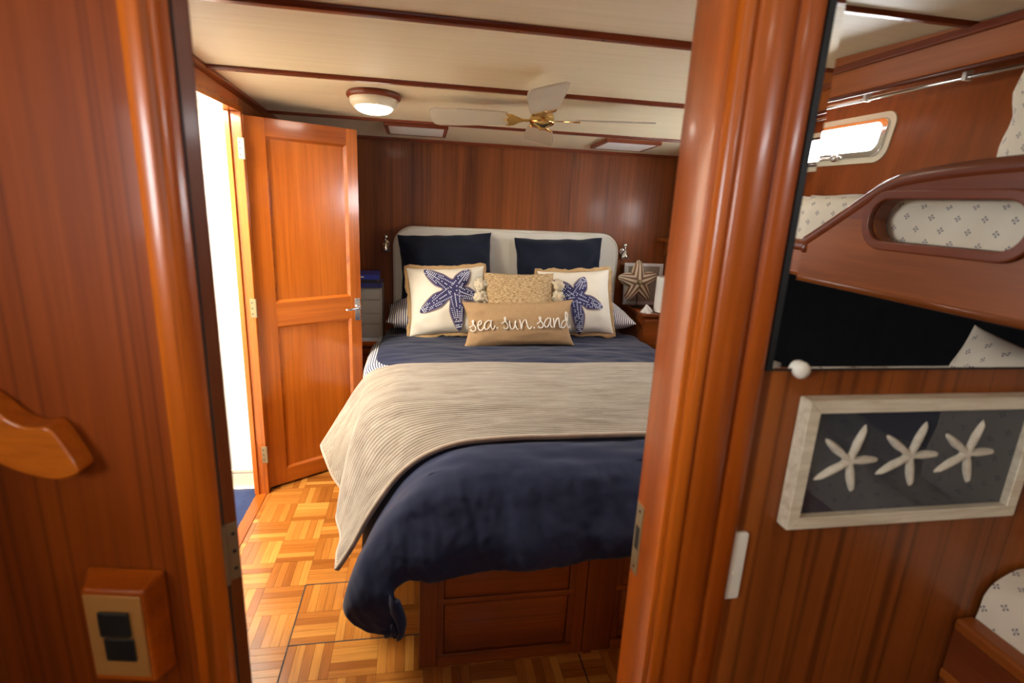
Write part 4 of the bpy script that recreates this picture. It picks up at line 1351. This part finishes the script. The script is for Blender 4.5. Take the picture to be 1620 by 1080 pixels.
# board pieces: below slot, above slot, left and right of it, sharing one outline sampled along y
bm_ = MB()
def zt(y):
    for a, b in zip(topc[:-1], topc[1:]):
        if a.x <= y <= b.x: return a.y+(b.y-a.y)*(y-a.x)/max(1e-9, b.x-a.x)
    return topc[-1].y
ys = sorted(set([.695+(2.40-.695)*i/60 for i in range(61)]+[SY0+(SY1-SY0)*i/24 for i in range(25)]))
def slotz(y):
    r_ = (SZ1-SZ0)/2; zc = (SZ0+SZ1)/2
    if y <= SY0 or y >= SY1: return zc, zc
    e = min(y-SY0, SY1-y)
    h = r_ if e >= r_ else math.sqrt(max(0, r_*r_-(r_-e)**2))
    return zc-h, zc+h
def strip(lo, hi):
    v = []; f_ = []
    for y in ys:
        a, b = lo(y), hi(y)
        v += [(BX0, ry(y), a), (BX0, ry(y), b), (BX1, ry(y), b), (BX1, ry(y), a)]
    for i in range(len(ys)-1):
        q = 4*i
        for k_ in range(4): f_.append((q+k_, q+(k_+1) % 4, q+4+(k_+1) % 4, q+4+k_))
    f_ += [(0, 1, 2, 3), tuple(4*(len(ys)-1)+k_ for k_ in range(4))]
    return MB().add(v, f_)
obj('board', strip(lambda y: 1.282, lambda y: min(slotz(y)[0], zt(y))), M['bunk_y'], ub)
obj('guard_board', strip(lambda y: min(slotz(y)[1], zt(y)), zt), M['bunk_dark'], ub)
obj('cap_rail', MB().tube([(1.046, ry(p.x), p.y) for p in topc], .020, 10), M['bunk_dark'], ub, smooth=True)
obj('lower_bead', MB().tube([(1.040, ry(.695), 1.286), (1.040, ry(2.4), 1.286)], .012, 10), M['bunk_y'], ub, smooth=True)
so_ = rrect(SY0-.020, SY1+.020, SZ0-.020, SZ1+.020, .060, 8); si_ = rrect(SY0, SY1, SZ0, SZ1, .044, 8)
sr = ring(MB(), [(ry(a), b) for a, b in so_], [(ry(a), b) for a, b in si_], 1.018, 1.068, 'x')
obj('slot_rim', sr, M['bunk_dark'], ub, bevel=.004)
obj('bunk_bottom', MB().box(BX1, 1.60, -2.0, .69, 1.282, 1.310), M['bunk_y'], ub)

def soft_slab(x0, x1, ya, yb, z0, z1, seed, nx=40, ny=80, amp=.012, r=.05):
    """a mattress under a loose sheet: top and rounded sides in one sheet"""
    def fn(u, v):
        hgt = z1-z0
        W = x1-x0; s = -hgt+(W+2*hgt)*u
        y = ya+(yb-ya)*v
        if s < r: px, pz = drapeprof(r-s, r); x = x0+r-px
        elif s > W-r: px, pz = drapeprof(s-(W-r), r); x = x1-r+px
        else: x, pz = x0+s, 0
        n1 = noise.noise(Vector((s*5+seed, y*4, seed)))+.6*noise.noise(Vector((s*13+y*9+seed, y*5-s*7, seed+4)))
        w = amp*n1
        side = min(1, pz/.05)
        xs = -1 if s < W/2 else 1
        return (x+xs*side*(w*.7-.004), y, max(z0, z1-pz)+w*(1-side)), (s, y)
    return MB().grid(nx, ny, fn)
o = obj('bunk_mattress', soft_slab(1.070, 1.545, -1.95, .680, 1.312, 1.505, 3), M['sprig'], smooth=True)
tag(o, 'upper bunk mattress in a cream sprigged sheet', 'mattress')

def bunk_pillow(loc, w, h, t, rotz, lean, roll, seed, label):
    m, f_, P_ = cushion_mesh(w, h, t, pinch=.06, seed=seed, wr=.009)
    o = obj('bunk_pillow', m, M['sprig'], smooth=True)
    o.location = loc; o.rotation_euler = (math.radians(-lean), math.radians(roll), math.radians(rotz))
    return tag(o, label, 'pillow', 'sprigged bunk pillows')
bunk_pillow((1.200, .515, 1.500), .30, .38, .17, -80, 6, 3, 31, 'cream sprigged pillow propped on the upper bunk')

# lower bunk
lb = thing('lower_bunk', 'lower bunk with a dark teak front below the starfish picture', 'bunk')
obj('front_board', MB().box(1.012, 1.042, -2.0, .698, .0, .702), M['bunk_dark'], lb)
obj('cap_rail', MB().box(1.004, 1.046, -2.0, .698, .700, .728), M['bunk_y'], lb, bevel=.008, seg=3)
obj('moulding', MB().box(1.006, 1.014, -2.0, .698, .590, .610), M['bunk_y'], lb, bevel=.003)
obj('bunk_bottom', MB().box(1.042, 1.455, -2.0, .698, .60, .63), M['bunk_dark'], lb)
o = obj('bunk_mattress', soft_slab(1.044, 1.455, -1.95, .692, .632, .835, 12, nx=70, ny=200, amp=.026, r=.075), M['sprig'], smooth=True)
tag(o, 'lower bunk mattress in a rumpled cream sprigged sheet', 'mattress')
bunk_pillow((1.200, .500, .825), .34, .39, .17, -80, 6, -4, 47, 'cream sprigged pillow propped on the lower bunk')
